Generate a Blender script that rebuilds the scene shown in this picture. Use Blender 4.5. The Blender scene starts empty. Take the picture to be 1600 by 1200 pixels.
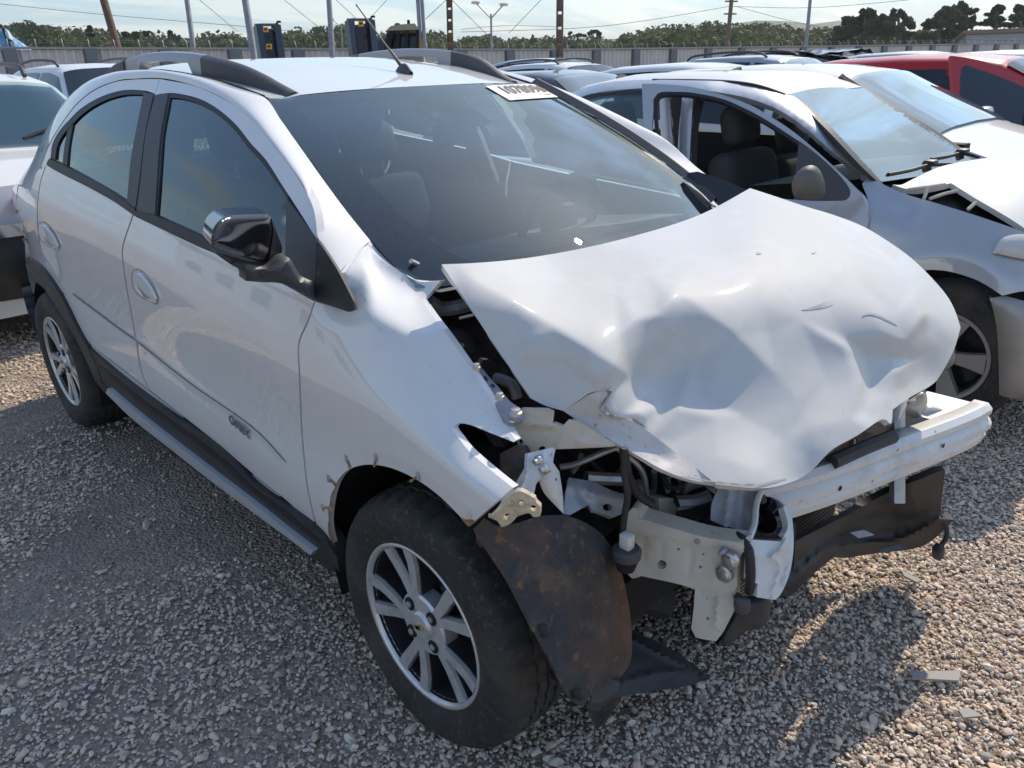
import bpy, bmesh, math, random
import numpy as np
from mathutils import Vector, Matrix
from mathutils.geometry import delaunay_2d_cdt

random.seed(7); RNG = np.random.default_rng(11)
SC = bpy.context.scene; COL = SC.collection

# ------------------------------------------------------------------ camera
CAM = np.array([1.2255, -1.6685, 1.5095]); YAW, PITCH, ROLL = math.radians(136.0215), math.radians(22.4343), math.radians(-1.5085)
FPX = 1228.2337                                   # focal length in photograph pixels (1600 wide)
_f = np.array([math.cos(YAW)*math.cos(PITCH), math.sin(YAW)*math.cos(PITCH), -math.sin(PITCH)])
_r = np.array([math.sin(YAW), -math.cos(YAW), 0.0]); _u = np.cross(_r, _f)
CR = math.cos(ROLL)*_r + math.sin(ROLL)*_u; CU = -math.sin(ROLL)*_r + math.cos(ROLL)*_u; CF = _f
cd = bpy.data.cameras.new('camera'); cam = bpy.data.objects.new('camera', cd); COL.objects.link(cam)
cd.sensor_width = 36; cd.lens = FPX/1600*36; cd.clip_start = 0.05; cd.clip_end = 6000
cam.matrix_world = Matrix(((CR[0], CU[0], -CF[0], CAM[0]), (CR[1], CU[1], -CF[1], CAM[1]), (CR[2], CU[2], -CF[2], CAM[2]), (0, 0, 0, 1)))
SC.camera = cam

# ------------------------------------------------------------------ light
SUN = np.array([-0.13, 0.70, 0.70]); SUN /= np.linalg.norm(SUN)
SUN_EL = math.asin(SUN[2]); SUN_AZ = math.atan2(SUN[0], SUN[1])
sl = bpy.data.lights.new('sun', 'SUN'); sl.energy = 2.9; sl.angle = math.radians(0.5); sl.color = (1.0, 0.87, 0.69)
sun = bpy.data.objects.new('sun', sl); COL.objects.link(sun)
sun.rotation_euler = Vector(SUN).to_track_quat('Z', 'Y').to_euler()
SKY_STRENGTH = 0.15
w = bpy.data.worlds.new('World'); SC.world = w; w.use_nodes = True
nt = w.node_tree; N = nt.nodes; L = nt.links; N.clear()
out = N.new('ShaderNodeOutputWorld'); bg = N.new('ShaderNodeBackground'); bg.inputs[1].default_value = SKY_STRENGTH
sky = N.new('ShaderNodeTexSky'); sky.sky_type = 'NISHITA'; sky.sun_disc = False
sky.sun_elevation = SUN_EL; sky.sun_rotation = SUN_AZ; sky.air_density = 1.0; sky.dust_density = 0.35; sky.ozone_density = 1.0
tc = N.new('ShaderNodeTexCoord'); sep = N.new('ShaderNodeSeparateXYZ'); L.new(tc.outputs['Generated'], sep.inputs[0])
# cloud layer on a plane overhead: direction / (z + k)
mx = N.new('ShaderNodeMath'); mx.operation = 'MAXIMUM'; mx.inputs[1].default_value = 0.0; L.new(sep.outputs[2], mx.inputs[0])
ad = N.new('ShaderNodeMath'); ad.operation = 'ADD'; ad.inputs[1].default_value = 0.16; L.new(mx.outputs[0], ad.inputs[0])
dv = N.new('ShaderNodeVectorMath'); dv.operation = 'DIVIDE'; L.new(tc.outputs['Generated'], dv.inputs[0])
cmb = N.new('ShaderNodeCombineXYZ'); [L.new(ad.outputs[0], cmb.inputs[i]) for i in range(3)]; L.new(cmb.outputs[0], dv.inputs[1])
n1 = N.new('ShaderNodeTexNoise'); n1.inputs['Scale'].default_value = 1.9; n1.inputs['Detail'].default_value = 9; n1.inputs['Roughness'].default_value = 0.58; n1.inputs['Distortion'].default_value = 0.35
mp = N.new('ShaderNodeMapping'); mp.inputs['Scale'].default_value = (1.5, 0.5, 1.0); mp.inputs['Location'].default_value = (3.1, 1.7, 0.0); mp.inputs['Rotation'].default_value = (0, 0, 0.6)
L.new(dv.outputs[0], mp.inputs[0]); L.new(mp.outputs[0], n1.inputs['Vector'])
cr_ = N.new('ShaderNodeValToRGB'); cr_.color_ramp.elements[0].position = 0.47; cr_.color_ramp.elements[1].position = 0.58
cr_.color_ramp.elements[0].color = (0, 0, 0, 1); cr_.color_ramp.elements[1].color = (0.92, 0.92, 0.92, 1)
L.new(n1.outputs[0], cr_.inputs[0])
mix = N.new('ShaderNodeMixRGB'); cc = N.new('ShaderNodeMixRGB'); cc.blend_type = 'ADD'; cc.inputs[0].default_value = 0.3; cc.inputs[1].default_value = (1.75, 1.85, 1.95, 1); L.new(sky.outputs[0], cc.inputs[2]); L.new(cc.outputs[0], mix.inputs[2])   # clouds light up towards the sun
vr = N.new('ShaderNodeMapRange'); vr.inputs[1].default_value = 0.0; vr.inputs[2].default_value = 0.42; vr.inputs[3].default_value = 0.80; vr.inputs[4].default_value = 0.0; L.new(mx.outputs[0], vr.inputs[0])
veil = N.new('ShaderNodeMixRGB'); L.new(vr.outputs[0], veil.inputs[0]); veil.inputs[2].default_value = (1.05, 1.72, 2.35, 1); L.new(sky.outputs[0], veil.inputs[1])   # bluish veil put in towards the horizon, tunes the ambient light too
ct = N.new('ShaderNodeMapRange'); ct.inputs[1].default_value = 0.35; ct.inputs[2].default_value = 0.85; ct.inputs[3].default_value = 1.0; ct.inputs[4].default_value = 0.2; L.new(mx.outputs[0], ct.inputs[0])  # clouds thinned overhead so the shade below turns bluer
cm = N.new('ShaderNodeMath'); cm.operation = 'MULTIPLY'; L.new(cr_.outputs[0], cm.inputs[0]); L.new(ct.outputs[0], cm.inputs[1]); L.new(cm.outputs[0], mix.inputs[0]); L.new(veil.outputs[0], mix.inputs[1]); L.new(mix.outputs[0], bg.inputs[0]); L.new(bg.outputs[0], out.inputs[0])
SC.view_settings.view_transform = 'Standard'; SC.view_settings.look = 'None'; SC.view_settings.gamma = 1; SC.view_settings.exposure = 0.62
SC.view_settings.use_curve_mapping = False
SC.cycles.max_bounces = 8; SC.cycles.transparent_max_bounces = 16; SC.cycles.glossy_bounces = 4; SC.cycles.diffuse_bounces = 3
SC.cycles.caustics_reflective = False; SC.cycles.caustics_refractive = False

# ------------------------------------------------------------------ projection helpers: photograph pixel -> point in the place
def ray(p):
    p = np.atleast_2d(np.asarray(p, float))[:, :2]
    return CF + CR*((p[:, 0:1]-800)/FPX) - CU*((p[:, 1:2]-600)/FPX)
def onax(px, py, ax, v):
    d = ray((px, py))[0]; return CAM + d*((v-CAM[ax])/d[ax])
AX = {'x': 0, 'y': 1, 'z': 2}
def Q(px, py, a, v):                              # pixel + one known coordinate (or depth 'd')
    return CAM + ray((px, py))[0]*v if a == 'd' else onax(px, py, AX[a], v)
def smooth(t): t = np.clip(t, 0, 1); return t*t*(3-2*t)
def proj(X):
    d = np.asarray(X, float)-CAM; z = d @ CF; return 800+FPX*(d@CR)/z, 600-FPX*(d@CU)/z

# ------------------------------------------------------------------ materials
MATS = {}
def material(name, col, rough=0.5, metal=0.0, coat=0.0, coat_rough=0.03, noise=None, bump=None, spec=0.5, emit=None, extra=None):
    m = bpy.data.materials.new(name); m.use_nodes = True; t = m.node_tree; b = t.nodes['Principled BSDF']
    b.inputs['Base Color'].default_value = (*col, 1); b.inputs['Roughness'].default_value = rough; b.inputs['Metallic'].default_value = metal
    b.inputs['Coat Weight'].default_value = coat; b.inputs['Coat IOR'].default_value = 1.5 if coat < .9 or max(col) < .2 else 1.8; b.inputs['Coat Roughness'].default_value = coat_rough; b.inputs['Specular IOR Level'].default_value = spec
    co = t.nodes.new('ShaderNodeTexCoord')
    if noise:                                     # list of (scale, lo, hi, colour, detail)
        prev = None
        for (sc, lo, hi, c2, det) in noise:
            nz = t.nodes.new('ShaderNodeTexNoise'); nz.inputs['Scale'].default_value = sc; nz.inputs['Detail'].default_value = det; nz.inputs['Roughness'].default_value = 0.65
            t.links.new(co.outputs['Object'], nz.inputs['Vector'])
            rp = t.nodes.new('ShaderNodeMapRange'); rp.inputs[1].default_value = lo; rp.inputs[2].default_value = hi; t.links.new(nz.outputs[0], rp.inputs[0])
            mm = t.nodes.new('ShaderNodeMixRGB'); mm.inputs[2].default_value = (*c2, 1); t.links.new(rp.outputs[0], mm.inputs[0])
            if prev is None: mm.inputs[1].default_value = (*col, 1)
            else: t.links.new(prev, mm.inputs[1])
            prev = mm.outputs[0]
        t.links.new(prev, b.inputs['Base Color'])
    if bump:
        sc, st, dist = bump
        nz = t.nodes.new('ShaderNodeTexNoise'); nz.inputs['Scale'].default_value = sc; nz.inputs['Detail'].default_value = 5; t.links.new(co.outputs['Object'], nz.inputs['Vector'])
        bp = t.nodes.new('ShaderNodeBump'); bp.inputs['Strength'].default_value = st; bp.inputs['Distance'].default_value = dist
        t.links.new(nz.outputs[0], bp.inputs['Height']); t.links.new(bp.outputs[0], b.inputs['Normal'])
    if emit: b.inputs['Emission Color'].default_value = (*emit[0], 1); b.inputs['Emission Strength'].default_value = emit[1]
    MATS[name] = m; return m
def glass(name, tint, rough=0.0, dust=0.0, dustcol=(.6, .6, .55), streak=False, refl=1.0, gain=2.0):
    m = bpy.data.materials.new(name); m.use_nodes = True; t = m.node_tree; n = t.nodes; l = t.links; n.clear()
    o = n.new('ShaderNodeOutputMaterial'); tr = n.new('ShaderNodeBsdfTransparent'); tr.inputs[0].default_value = (*tint, 1)
    gl = n.new('ShaderNodeBsdfGlossy'); gl.inputs['Roughness'].default_value = rough; gl.inputs[0].default_value = (refl*.92, refl, refl*.97, 1)
    fr = n.new('ShaderNodeFresnel'); fr.inputs[0].default_value = 1.52
    bo = n.new('ShaderNodeMath'); bo.operation = 'MULTIPLY'; bo.inputs[1].default_value = gain; l.new(fr.outputs[0], bo.inputs[0]); bo.use_clamp = True
    mx = n.new('ShaderNodeMixShader'); l.new(bo.outputs[0], mx.inputs[0]); l.new(tr.outputs[0], mx.inputs[1]); l.new(gl.outputs[0], mx.inputs[2])
    last = mx.outputs[0]
    if dust > 0:
        df = n.new('ShaderNodeBsdfDiffuse'); df.inputs[0].default_value = (*dustcol, 1)
        tl = n.new('ShaderNodeBsdfTranslucent'); tl.inputs[0].default_value = (*dustcol, 1)
        m0 = n.new('ShaderNodeMixShader'); m0.inputs[0].default_value = 0.35; l.new(df.outputs[0], m0.inputs[1]); l.new(tl.outputs[0], m0.inputs[2])
        co = n.new('ShaderNodeTexCoord'); mpn = n.new('ShaderNodeMapping'); mpn.inputs['Scale'].default_value = (3, 14, 3) if streak else (6, 6, 6)
        nz = n.new('ShaderNodeTexNoise'); nz.inputs['Scale'].default_value = 6; nz.inputs['Detail'].default_value = 8; nz.inputs['Roughness'].default_value = .7
        l.new(co.outputs['Object'], mpn.inputs[0]); l.new(mpn.outputs[0], nz.inputs['Vector'])
        rp = n.new('ShaderNodeMapRange'); rp.inputs[1].default_value = .35; rp.inputs[2].default_value = .75; rp.inputs[3].default_value = dust*.45; rp.inputs[4].default_value = dust*1.6; l.new(nz.outputs[0], rp.inputs[0])
        m2 = n.new('ShaderNodeMixShader'); l.new(rp.outputs[0], m2.inputs[0]); l.new(last, m2.inputs[1]); l.new(m0.outputs[0], m2.inputs[2]); last = m2.outputs[0]
    l.new(last, o.inputs[0]); MATS[name] = m; return m

M = {}
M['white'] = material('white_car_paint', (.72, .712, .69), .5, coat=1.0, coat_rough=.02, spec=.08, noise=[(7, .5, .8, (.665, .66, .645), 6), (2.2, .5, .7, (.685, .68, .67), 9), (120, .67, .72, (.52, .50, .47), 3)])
M['white2'] = material('white_paint_faded', (.70, .70, .69), .5, coat=.8, coat_rough=.05, spec=.08)
M['hood'] = material('white_paint_sun_dimmed', (.565, .56, .54), .5, coat=.6, coat_rough=.045, spec=.05, noise=[(5, .5, .8, (.66, .655, .64), 7), (60, .66, .74, (.5, .48, .45), 3)])  # same white paint toned down so the sunlit bonnet renders less bright
M['scuffmark'] = material('bare_scuffed_metal', (.30, .28, .26), .7, noise=[(60, .42, .6, (.52, .50, .47), 6)])
M['scuffed'] = material('scuffed_primer_paint', (.60, .57, .54), .55, coat=.2, noise=[(14, .45, .7, (.50, .46, .42), 8), (70, .6, .7, (.25, .23, .21), 6)])
M['primer'] = material('dusty_white_chassis_paint', (.62, .57, .49), .6, noise=[(9, .42, .72, (.50, .42, .32), 8), (40, .62, .75, (.22, .14, .08), 6)])
M['chassis'] = material('white_chassis_paint', (.70, .70, .69), .45, coat=.3, noise=[(12, .5, .75, (.56, .53, .48), 7), (45, .64, .72, (.20, .17, .14), 5)])
M['greysteel'] = material('bluish_grey_steel', (.36, .37, .40), .5, .3, noise=[(12, .45, .7, (.25, .24, .24), 6)])
M['plastic'] = material('black_textured_plastic', (.030, .031, .034), .55, noise=[(8, .45, .75, (.055, .053, .05), 6)], bump=(500, .2, .0006))
M['plastic2'] = material('grey_black_plastic', (.06, .062, .068), .5)
M['gloss'] = material('gloss_black_paint', (.010, .011, .016), .10, coat=.5)
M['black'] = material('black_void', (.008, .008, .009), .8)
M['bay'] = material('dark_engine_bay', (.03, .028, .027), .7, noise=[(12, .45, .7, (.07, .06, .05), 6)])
M['rubber'] = material('tyre_rubber', (.024, .024, .024), .8, noise=[(5, .45, .7, (.065, .056, .047), 9), (60, .55, .7, (.09, .08, .068), 4)], bump=(120, .25, .002))
M['seal'] = material('rubber_seal', (.014, .014, .015), .5)
M['machined'] = material('machined_alloy', (.66, .66, .65), .32, .55, noise=[(25, .5, .75, (.42, .41, .40), 6)])
M['darkalloy'] = material('dark_painted_alloy', (.035, .037, .042), .35, .3, coat=.5)
M['steel'] = material('bright_steel', (.58, .57, .55), .35, .9)
M['alu'] = material('satin_aluminium', (.50, .50, .50), .45, .8, noise=[(20, .45, .75, (.36, .34, .32), 6)])
M['silvertrim'] = material('satin_silver_trim', (.66, .69, .73), .35, .25)
M['railsilver'] = material('grey_roof_rail', (.33, .34, .36), .38, .5)
M['railblack'] = material('dark_roof_rail_foot', (.05, .052, .058), .5)
M['rustliner'] = material('muddy_wheel_liner', (.035, .034, .036), .7, noise=[(2.6, .44, .62, (.15, .075, .035), 9), (14, .50, .72, (.13, .095, .065), 8), (45, .58, .7, (.21, .10, .04), 4)], bump=(40, .35, .006))
M['rust'] = material('rusty_steel', (.30, .15, .07), .8, noise=[(60, .4, .65, (.13, .06, .03), 8), (35, .5, .7, (.46, .32, .2), 5)])
M['red'] = material('red_lamp_lens', (.45, .02, .015), .15, coat=1.0)
M['lamp'] = material('headlamp_lens', (.55, .58, .60), .1, .3, coat=1.0)
M['redcar'] = material('red_car_paint', (.40, .004, .010), .4, spec=.2, coat=.8)
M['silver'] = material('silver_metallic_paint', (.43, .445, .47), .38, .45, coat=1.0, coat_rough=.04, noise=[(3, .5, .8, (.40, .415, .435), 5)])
M['silverlit'] = material('silver_sunlit_paint', (.60, .595, .57), .5, .1, coat=.6, coat_rough=.06, spec=.1)  # paler copy of the silver paint, sun glare put into the colour
M['dirtysilver'] = material('dirty_silver_paint', (.40, .39, .37), .45, .35, coat=.4, noise=[(5, .4, .7, (.34, .31, .27), 8)])
M['darkgrey'] = material('dark_grey_paint', (.075, .08, .088), .35, .5, coat=1.0)
M['greycar'] = material('grey_paint', (.30, .32, .34), .35, .5, coat=1.0)
M['seat'] = material('grey_seat_fabric', (.050, .050, .054), .9, bump=(300, .3, .001))
M['seat2'] = material('charcoal_seat_fabric', (.055, .060, .072), .9, bump=(300, .3, .001))
M['dash'] = material('dashboard_plastic', (.085, .105, .10), .7, noise=[(10, .4, .7, (.13, .14, .13), 6)])
M['scrap'] = material('dull_grey_scrap', (.30, .29, .27), .7)
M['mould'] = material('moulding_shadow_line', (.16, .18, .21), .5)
M['headliner'] = material('headliner', (.26, .26, .25), .9)
M['frit'] = material('windscreen_black_band', (.016, .017, .022), .25, noise=[(18, .45, .75, (.05, .045, .045), 8)])
M['paper'] = material('white_sticker', (.82, .82, .80), .6)
M['ink'] = material('black_ink', (.03, .03, .035), .6)
M['pinkink'] = material('pale_pink_print', (.55, .38, .40), .6)
M['chrome'] = material('chrome', (.72, .73, .74), .12, 1.0)
M['gold'] = material('gold_emblem', (.62, .50, .22), .3, .8)
M['cable'] = material('cable_sleeve', (.025, .025, .026), .6)
M['whiteplastic'] = material('white_plastic', (.62, .60, .54), .45)
M['beige'] = material('beige_plastic_bracket', (.66, .58, .45), .5, noise=[(30, .5, .75, (.42, .32, .2), 6)])
M['concrete'] = material('concrete', (.36, .36, .355), .85, noise=[(3, .4, .7, (.28, .28, .275), 8)])
M['fencemetal'] = material('painted_fence_sheet', (.60, .585, .57), .6, noise=[(1.5, .45, .75, (.50, .485, .47), 7)])
M['postgrey'] = material('blue_grey_fence_post', (.17, .19, .21), .7, noise=[(2, .4, .7, (.13, .15, .165), 6)])
M['taupe'] = material('taupe_mirror_shell', (.13, .12, .11), .55)
M['galv'] = material('galvanised_pole', (.30, .31, .32), .55, .4, noise=[(4, .45, .7, (.22, .22, .22), 6)])
M['woodpole'] = material('weathered_pole', (.14, .10, .07), .85, noise=[(6, .4, .7, (.22, .15, .09), 7)])
M['rustpole'] = material('rusty_brown_pole', (.10, .065, .045), .8, noise=[(2.5, .5, .7, (.28, .14, .03), 6)])
M['wire'] = material('power_wire', (.05, .05, .055), .6)
M['yellow'] = material('yellow_sign_paint', (.75, .42, .03), .5)
M['blue'] = material('blue_painted_steel', (.07, .26, .50), .5, noise=[(3, .5, .62, (.5, .55, .6), 3)])
M['tan'] = material('tan_cab_roof', (.36, .31, .21), .7)
M['roofing'] = material('brown_roof_sheet', (.18, .13, .10), .8)
M['wall'] = material('grey_render_wall', (.33, .33, .32), .85, noise=[(1, .4, .7, (.27, .27, .26), 6)])
M['glassdark'] = material('dark_window_glass', (.012, .018, .022), .03, spec=.6)
M['glassside'] = glass('tinted_side_glass', (.20, .27, .31), gain=1.8)
M['glassws'] = glass('windscreen_glass', (.55, .72, .70), dust=.012, streak=True, dustcol=(.55, .58, .56), gain=1.75)
M['glassws2'] = glass('dusty_windscreen_glass', (.35, .43, .43), dust=.05, streak=True, dustcol=(.62, .65, .62), refl=1.0)
M['glassclear'] = glass('clear_window_glass', (.55, .68, .66), dust=.03)
M['bark'] = material('bark', (.09, .07, .055), .9)

# ------------------------------------------------------------------ object helpers
def thing(name, label, cat, loc=(0, 0, 0), rz=0.0, group=None):
    o = bpy.data.objects.new(name, None); COL.objects.link(o); o.location = loc; o.rotation_euler = (0, 0, rz); o.empty_display_size = .1
    o['label'] = label; o['category'] = cat
    if group: o['group'] = group
    return o
def tag(o, label=None, cat=None, group=None, kind=None):
    for k, v in (('label', label), ('category', cat), ('group', group), ('kind', kind)):
        if v: o[k] = v
    return o
def mesh(name, V, F, mat, parent=None, local=False, sharp=38, label=None, mats=None, midx=None):
    me = bpy.data.meshes.new(name); me.from_pydata([tuple(map(float, v)) for v in V], [], [tuple(int(i) for i in f) for f in F])
    me.materials.append(M[mat] if isinstance(mat, str) else mat)
    if mats: [me.materials.append(M[x]) for x in mats]
    if midx is not None: me.polygons.foreach_set('material_index', midx)
    me.polygons.foreach_set('use_smooth', [True]*len(me.polygons)); me.validate(); me.update()
    if sharp: me.set_sharp_from_angle(angle=math.radians(sharp))
    o = bpy.data.objects.new(name, me); COL.objects.link(o)
    if parent is not None:
        o.parent = parent
        if not local and parent.type == 'EMPTY': o.matrix_parent_inverse = Matrix.Translation(parent.location).inverted()
    if label: o['label'] = label
    return o
def mirrored(o, parent=None, name=None):
    me = o.data.copy(); n = len(me.vertices); a = np.empty(n*3); me.vertices.foreach_get('co', a); a[1::3] *= -1; me.vertices.foreach_set('co', a); me.flip_normals(); me.update()
    c = bpy.data.objects.new(name or o.name.split('.')[0], me); COL.objects.link(c)
    p = parent or o.parent
    if p is not None:
        c.parent = p
        if p.type == 'EMPTY': c.matrix_parent_inverse = Matrix.Translation(p.location).inverted()
    return c
class MB:
    def __init__(s): s.V = []; s.F = []
    def add(s, V, F): b = len(s.V); s.V += [tuple(v) for v in V]; s.F += [tuple(i+b for i in f) for f in F]; return s
    def box(s, c, d, R=None):
        x, y, z = (k/2 for k in d); P = [Vector((i, j, k)) for i in (-x, x) for j in (-y, y) for k in (-z, z)]
        if R is not None: P = [R @ p for p in P]
        return s.add([p+Vector(c) for p in P], [(0, 1, 3, 2), (4, 6, 7, 5), (0, 4, 5, 1), (2, 3, 7, 6), (0, 2, 6, 4), (1, 5, 7, 3)])
    def rbox(s, c, d, r, seg=2, R=None):
        bm = bmesh.new(); bmesh.ops.create_cube(bm, size=1); bmesh.ops.scale(bm, vec=d, verts=bm.verts)
        bmesh.ops.bevel(bm, geom=bm.edges[:], offset=r, segments=seg, affect='EDGES', profile=.5)
        bm.verts.ensure_lookup_table(); P = [(R @ v.co if R is not None else v.co)+Vector(c) for v in bm.verts]; F = [[v.index for v in f.verts] for f in bm.faces]; bm.free()
        return s.add(P, F)
    def tube(s, pts, r, n=8, cap=True):
        P = [Vector(p) for p in pts]; rs = r if hasattr(r, '__len__') else [r]*len(P); V = []; F = []; up = None
        for i, p in enumerate(P):
            t = (P[min(i+1, len(P)-1)]-P[max(i-1, 0)]).normalized()
            if up is None: up = t.orthogonal().normalized()
            a = (up - t*up.dot(t)).normalized(); up = a; b = t.cross(a)
            V += [p+(a*math.cos(2*math.pi*k/n)+b*math.sin(2*math.pi*k/n))*rs[i] for k in range(n)]
        for i in range(len(P)-1):
            for k in range(n): F.append((i*n+k, i*n+(k+1) % n, (i+1)*n+(k+1) % n, (i+1)*n+k))
        if cap: F += [tuple(range(n))[::-1], tuple((len(P)-1)*n+k for k in range(n))]
        return s.add(V, F)
    def lathe(s, prof, c, n=48, axis='y', close=False):        # prof: (radius, along-axis)
        V = []; F = []; m = len(prof)
        for k in range(n):
            a = 2*math.pi*k/n; ca, sa = math.cos(a), math.sin(a)
            for (r, h) in prof:
                V.append({'y': (c[0]+r*ca, c[1]+h, c[2]+r*sa), 'z': (c[0]+r*ca, c[1]+r*sa, c[2]+h), 'x': (c[0]+h, c[1]+r*ca, c[2]+r*sa)}[axis])
        for k in range(n):
            for i in range(m-1 if not close else m):
                j = (i+1) % m; F.append((k*m+i, ((k+1) % n)*m+i, ((k+1) % n)*m+j, k*m+j))
        return s.add(V, F)
    def build(s, name, mat, parent=None, **k): return mesh(name, s.V, s.F, mat, parent, **k)

def catmull(P, step=5.0, closed=False):
    P = [np.asarray(p, float) for p in P]; n = len(P); out = []
    if n < 3 and not closed: 
        m = max(1, int(np.linalg.norm(P[1]-P[0])/step)); return [P[0]+(P[1]-P[0])*k/m for k in range(m+1)]
    rng = range(n) if closed else range(n-1)
    for i in rng:
        p1, p2 = P[i], P[(i+1) % n]; p0 = P[i-1] if (closed or i > 0) else 2*p1-p2; p3 = P[(i+2) % n] if (closed or i < n-2) else 2*p2-p1
        m = max(1, int(round(np.linalg.norm(p2-p1)/step)))
        for k in range(m):
            t = k/m; out.append(.5*((2*p1)+(-p0+p2)*t+(2*p0-5*p1+4*p2-p3)*t*t+(-p0+3*p1-3*p2+p3)*t**3))
    if not closed: out.append(P[-1])
    return out
def outline(pts, step=6.0):
    """closed outline; a point with a third element is a corner, others are smooth"""
    P = [tuple(p) for p in pts]; ci = [i for i, p in enumerate(P) if len(p) > 2]; Q2 = [np.array(p[:2], float) for p in P]
    if not ci: return np.array(catmull(Q2, step, True))
    res = []
    for a, i in enumerate(ci):
        j = ci[(a+1) % len(ci)]; run = [Q2[i]]; k = i
        while True:
            k = (k+1) % len(P); run.append(Q2[k])
            if k == j: break
        res += catmull(run, step)[:-1]
    return np.array(res)
def corners(pts): return [(p[0], p[1], 1) for p in pts]
def pip(p, loops):
    p = np.asarray(p); ins = np.zeros(len(p), bool)
    for lp in loops:
        a = lp; b = np.roll(lp, -1, 0)
        for (x1, y1), (x2, y2) in zip(a, b):
            if y1 == y2: continue
            c = ((y1 > p[:, 1]) != (y2 > p[:, 1])) & (p[:, 0] < (x2-x1)*(p[:, 1]-y1)/(y2-y1)+x1); ins ^= c
    return ins
def seg_dist(p, lp, closed=True):
    d = np.full(len(p), 1e9); b = np.roll(lp, -1, 0); m = len(lp) if closed else len(lp)-1
    for i in range(m):
        a = lp[i]; v = b[i]-a; L2 = v@v+1e-12; t = np.clip(((p-a)@v)/L2, 0, 1); d = np.minimum(d, np.hypot(*(p-a-t[:, None]*v).T))
    return d
def inset(lp, d):
    if d == 0: return lp
    a = np.roll(lp, 1, 0); b = np.roll(lp, -1, 0); t = b-a; n = np.stack([-t[:, 1], t[:, 0]], 1); n /= np.linalg.norm(n, axis=1)[:, None]+1e-9
    area = .5*np.sum(lp[:, 0]*np.roll(lp[:, 1], -1)-np.roll(lp[:, 0], -1)*lp[:, 1])
    return lp+n*d*(1 if area > 0 else -1)
def fill(loops, step):
    allp = np.concatenate(loops); lo = allp.min(0); hi = allp.max(0)
    xs = np.arange(lo[0]+step/2, hi[0], step); ys = np.arange(lo[1]+step*.43, hi[1], step*.866)
    g = np.array([(x+(step/2 if j % 2 else 0), y) for j, y in enumerate(ys) for x in xs]) if len(xs) and len(ys) else np.zeros((0, 2))
    if len(g):
        g = g[pip(g, loops)]
        for lp in loops:
            if len(g): g = g[seg_dist(g, lp) > step*.55]
    verts = [Vector(p) for lp in loops for p in lp]; edges = []; b = 0
    for lp in loops: edges += [(b+i, b+(i+1) % len(lp)) for i in range(len(lp))]; b += len(lp)
    verts += [Vector(p) for p in g]
    ov, oe, of, _, _, _ = delaunay_2d_cdt(verts, edges, [], 0, 1e-5)
    P = np.array([v[:] for v in ov]); T = np.array([f for f in of if len(f) == 3]); c = P[T].mean(1); T = T[pip(c, loops)]
    return P, T
def finish_panel(name, P3, T, mat, parent, edge, edgevec=None, local=False, sharp=50, label=None):
    """orient towards the camera side it was traced from, add a folded-back rim of real thickness"""
    P3 = np.asarray(P3); T = np.asarray(T)
    nrm = np.cross(P3[T[:, 1]]-P3[T[:, 0]], P3[T[:, 2]]-P3[T[:, 0]]); s = np.sum(nrm*(CAM-P3[T[:, 0]]), 1)
    if np.median(s) < 0: T = T[:, ::-1]; nrm = -nrm
    V = list(map(tuple, P3)); F = [tuple(t) for t in T]
    if edge:
        vn = np.zeros_like(P3)
        for k in range(3): np.add.at(vn, T[:, k], nrm)
        vn /= np.linalg.norm(vn, axis=1)[:, None]+1e-12
        E = {}
        for t in T:
            for a, b in ((t[0], t[1]), (t[1], t[2]), (t[2], t[0])): E[(a, b)] = 1
        bd = [(a, b) for (a, b) in E if (b, a) not in E]; mp = {}
        for a, b in bd:
            for v in (a, b):
                if v not in mp:
                    mp[v] = (len(V), len(V)+1); q = P3[v]+(np.asarray(edgevec)*edge if edgevec is not None else -vn[v]*edge)
                    V.append(tuple(P3[v])); V.append(tuple(q))
        F += [(mp[b][0], mp[a][0], mp[a][1], mp[b][1]) for a, b in bd]
    return mesh(name, V, F, mat, parent, sharp=sharp, local=local, label=label)
def tps(anchors):
    """thin plate over inverse depth: planes stay planes"""
    P = np.array([(a[0], a[1]) for a in anchors], float)/500
    d = np.array([1/((Q(*a)-CAM)@CF) for a in anchors]); n = len(P)
    def U(r2): return np.where(r2 > 0, r2*np.log(r2+1e-20), 0)
    A = np.zeros((n+3, n+3))
    if n > 3: A[:n, :n] = U(((P[:, None]-P[None])**2).sum(-1))+np.eye(n)*1e-5
    else: A[:n, :n] = np.eye(n)*1e3
    A[:n, n] = 1; A[:n, n+1:] = P; A[n, :n] = 1; A[n+1:, :n] = P.T
    s = np.linalg.solve(A, np.r_[d, 0, 0, 0]) if n > 3 else np.r_[np.zeros(3), np.linalg.solve(np.c_[np.ones(3), P], d)]
    def f(p):
        p = np.atleast_2d(np.asarray(p, float))[:, :2]; q = p/500
        v = s[n]+q@s[n+1:n+3]
        if n > 3: v = v+U(((q[:, None]-P[None])**2).sum(-1))@s[:n]
        return 1/v
    return f
def tents(p, creases):
    """folds: (polyline, height towards the viewer side, width left, power)"""
    h = np.zeros(len(p))
    for (ln, hh, ww, pw) in creases:
        ln = np.array(catmull(ln, 12) if len(ln) > 2 else ln, float); d = seg_dist(p, ln, False)
        h += hh*np.clip(1-d/ww, 0, 1)**pw
    return h
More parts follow.
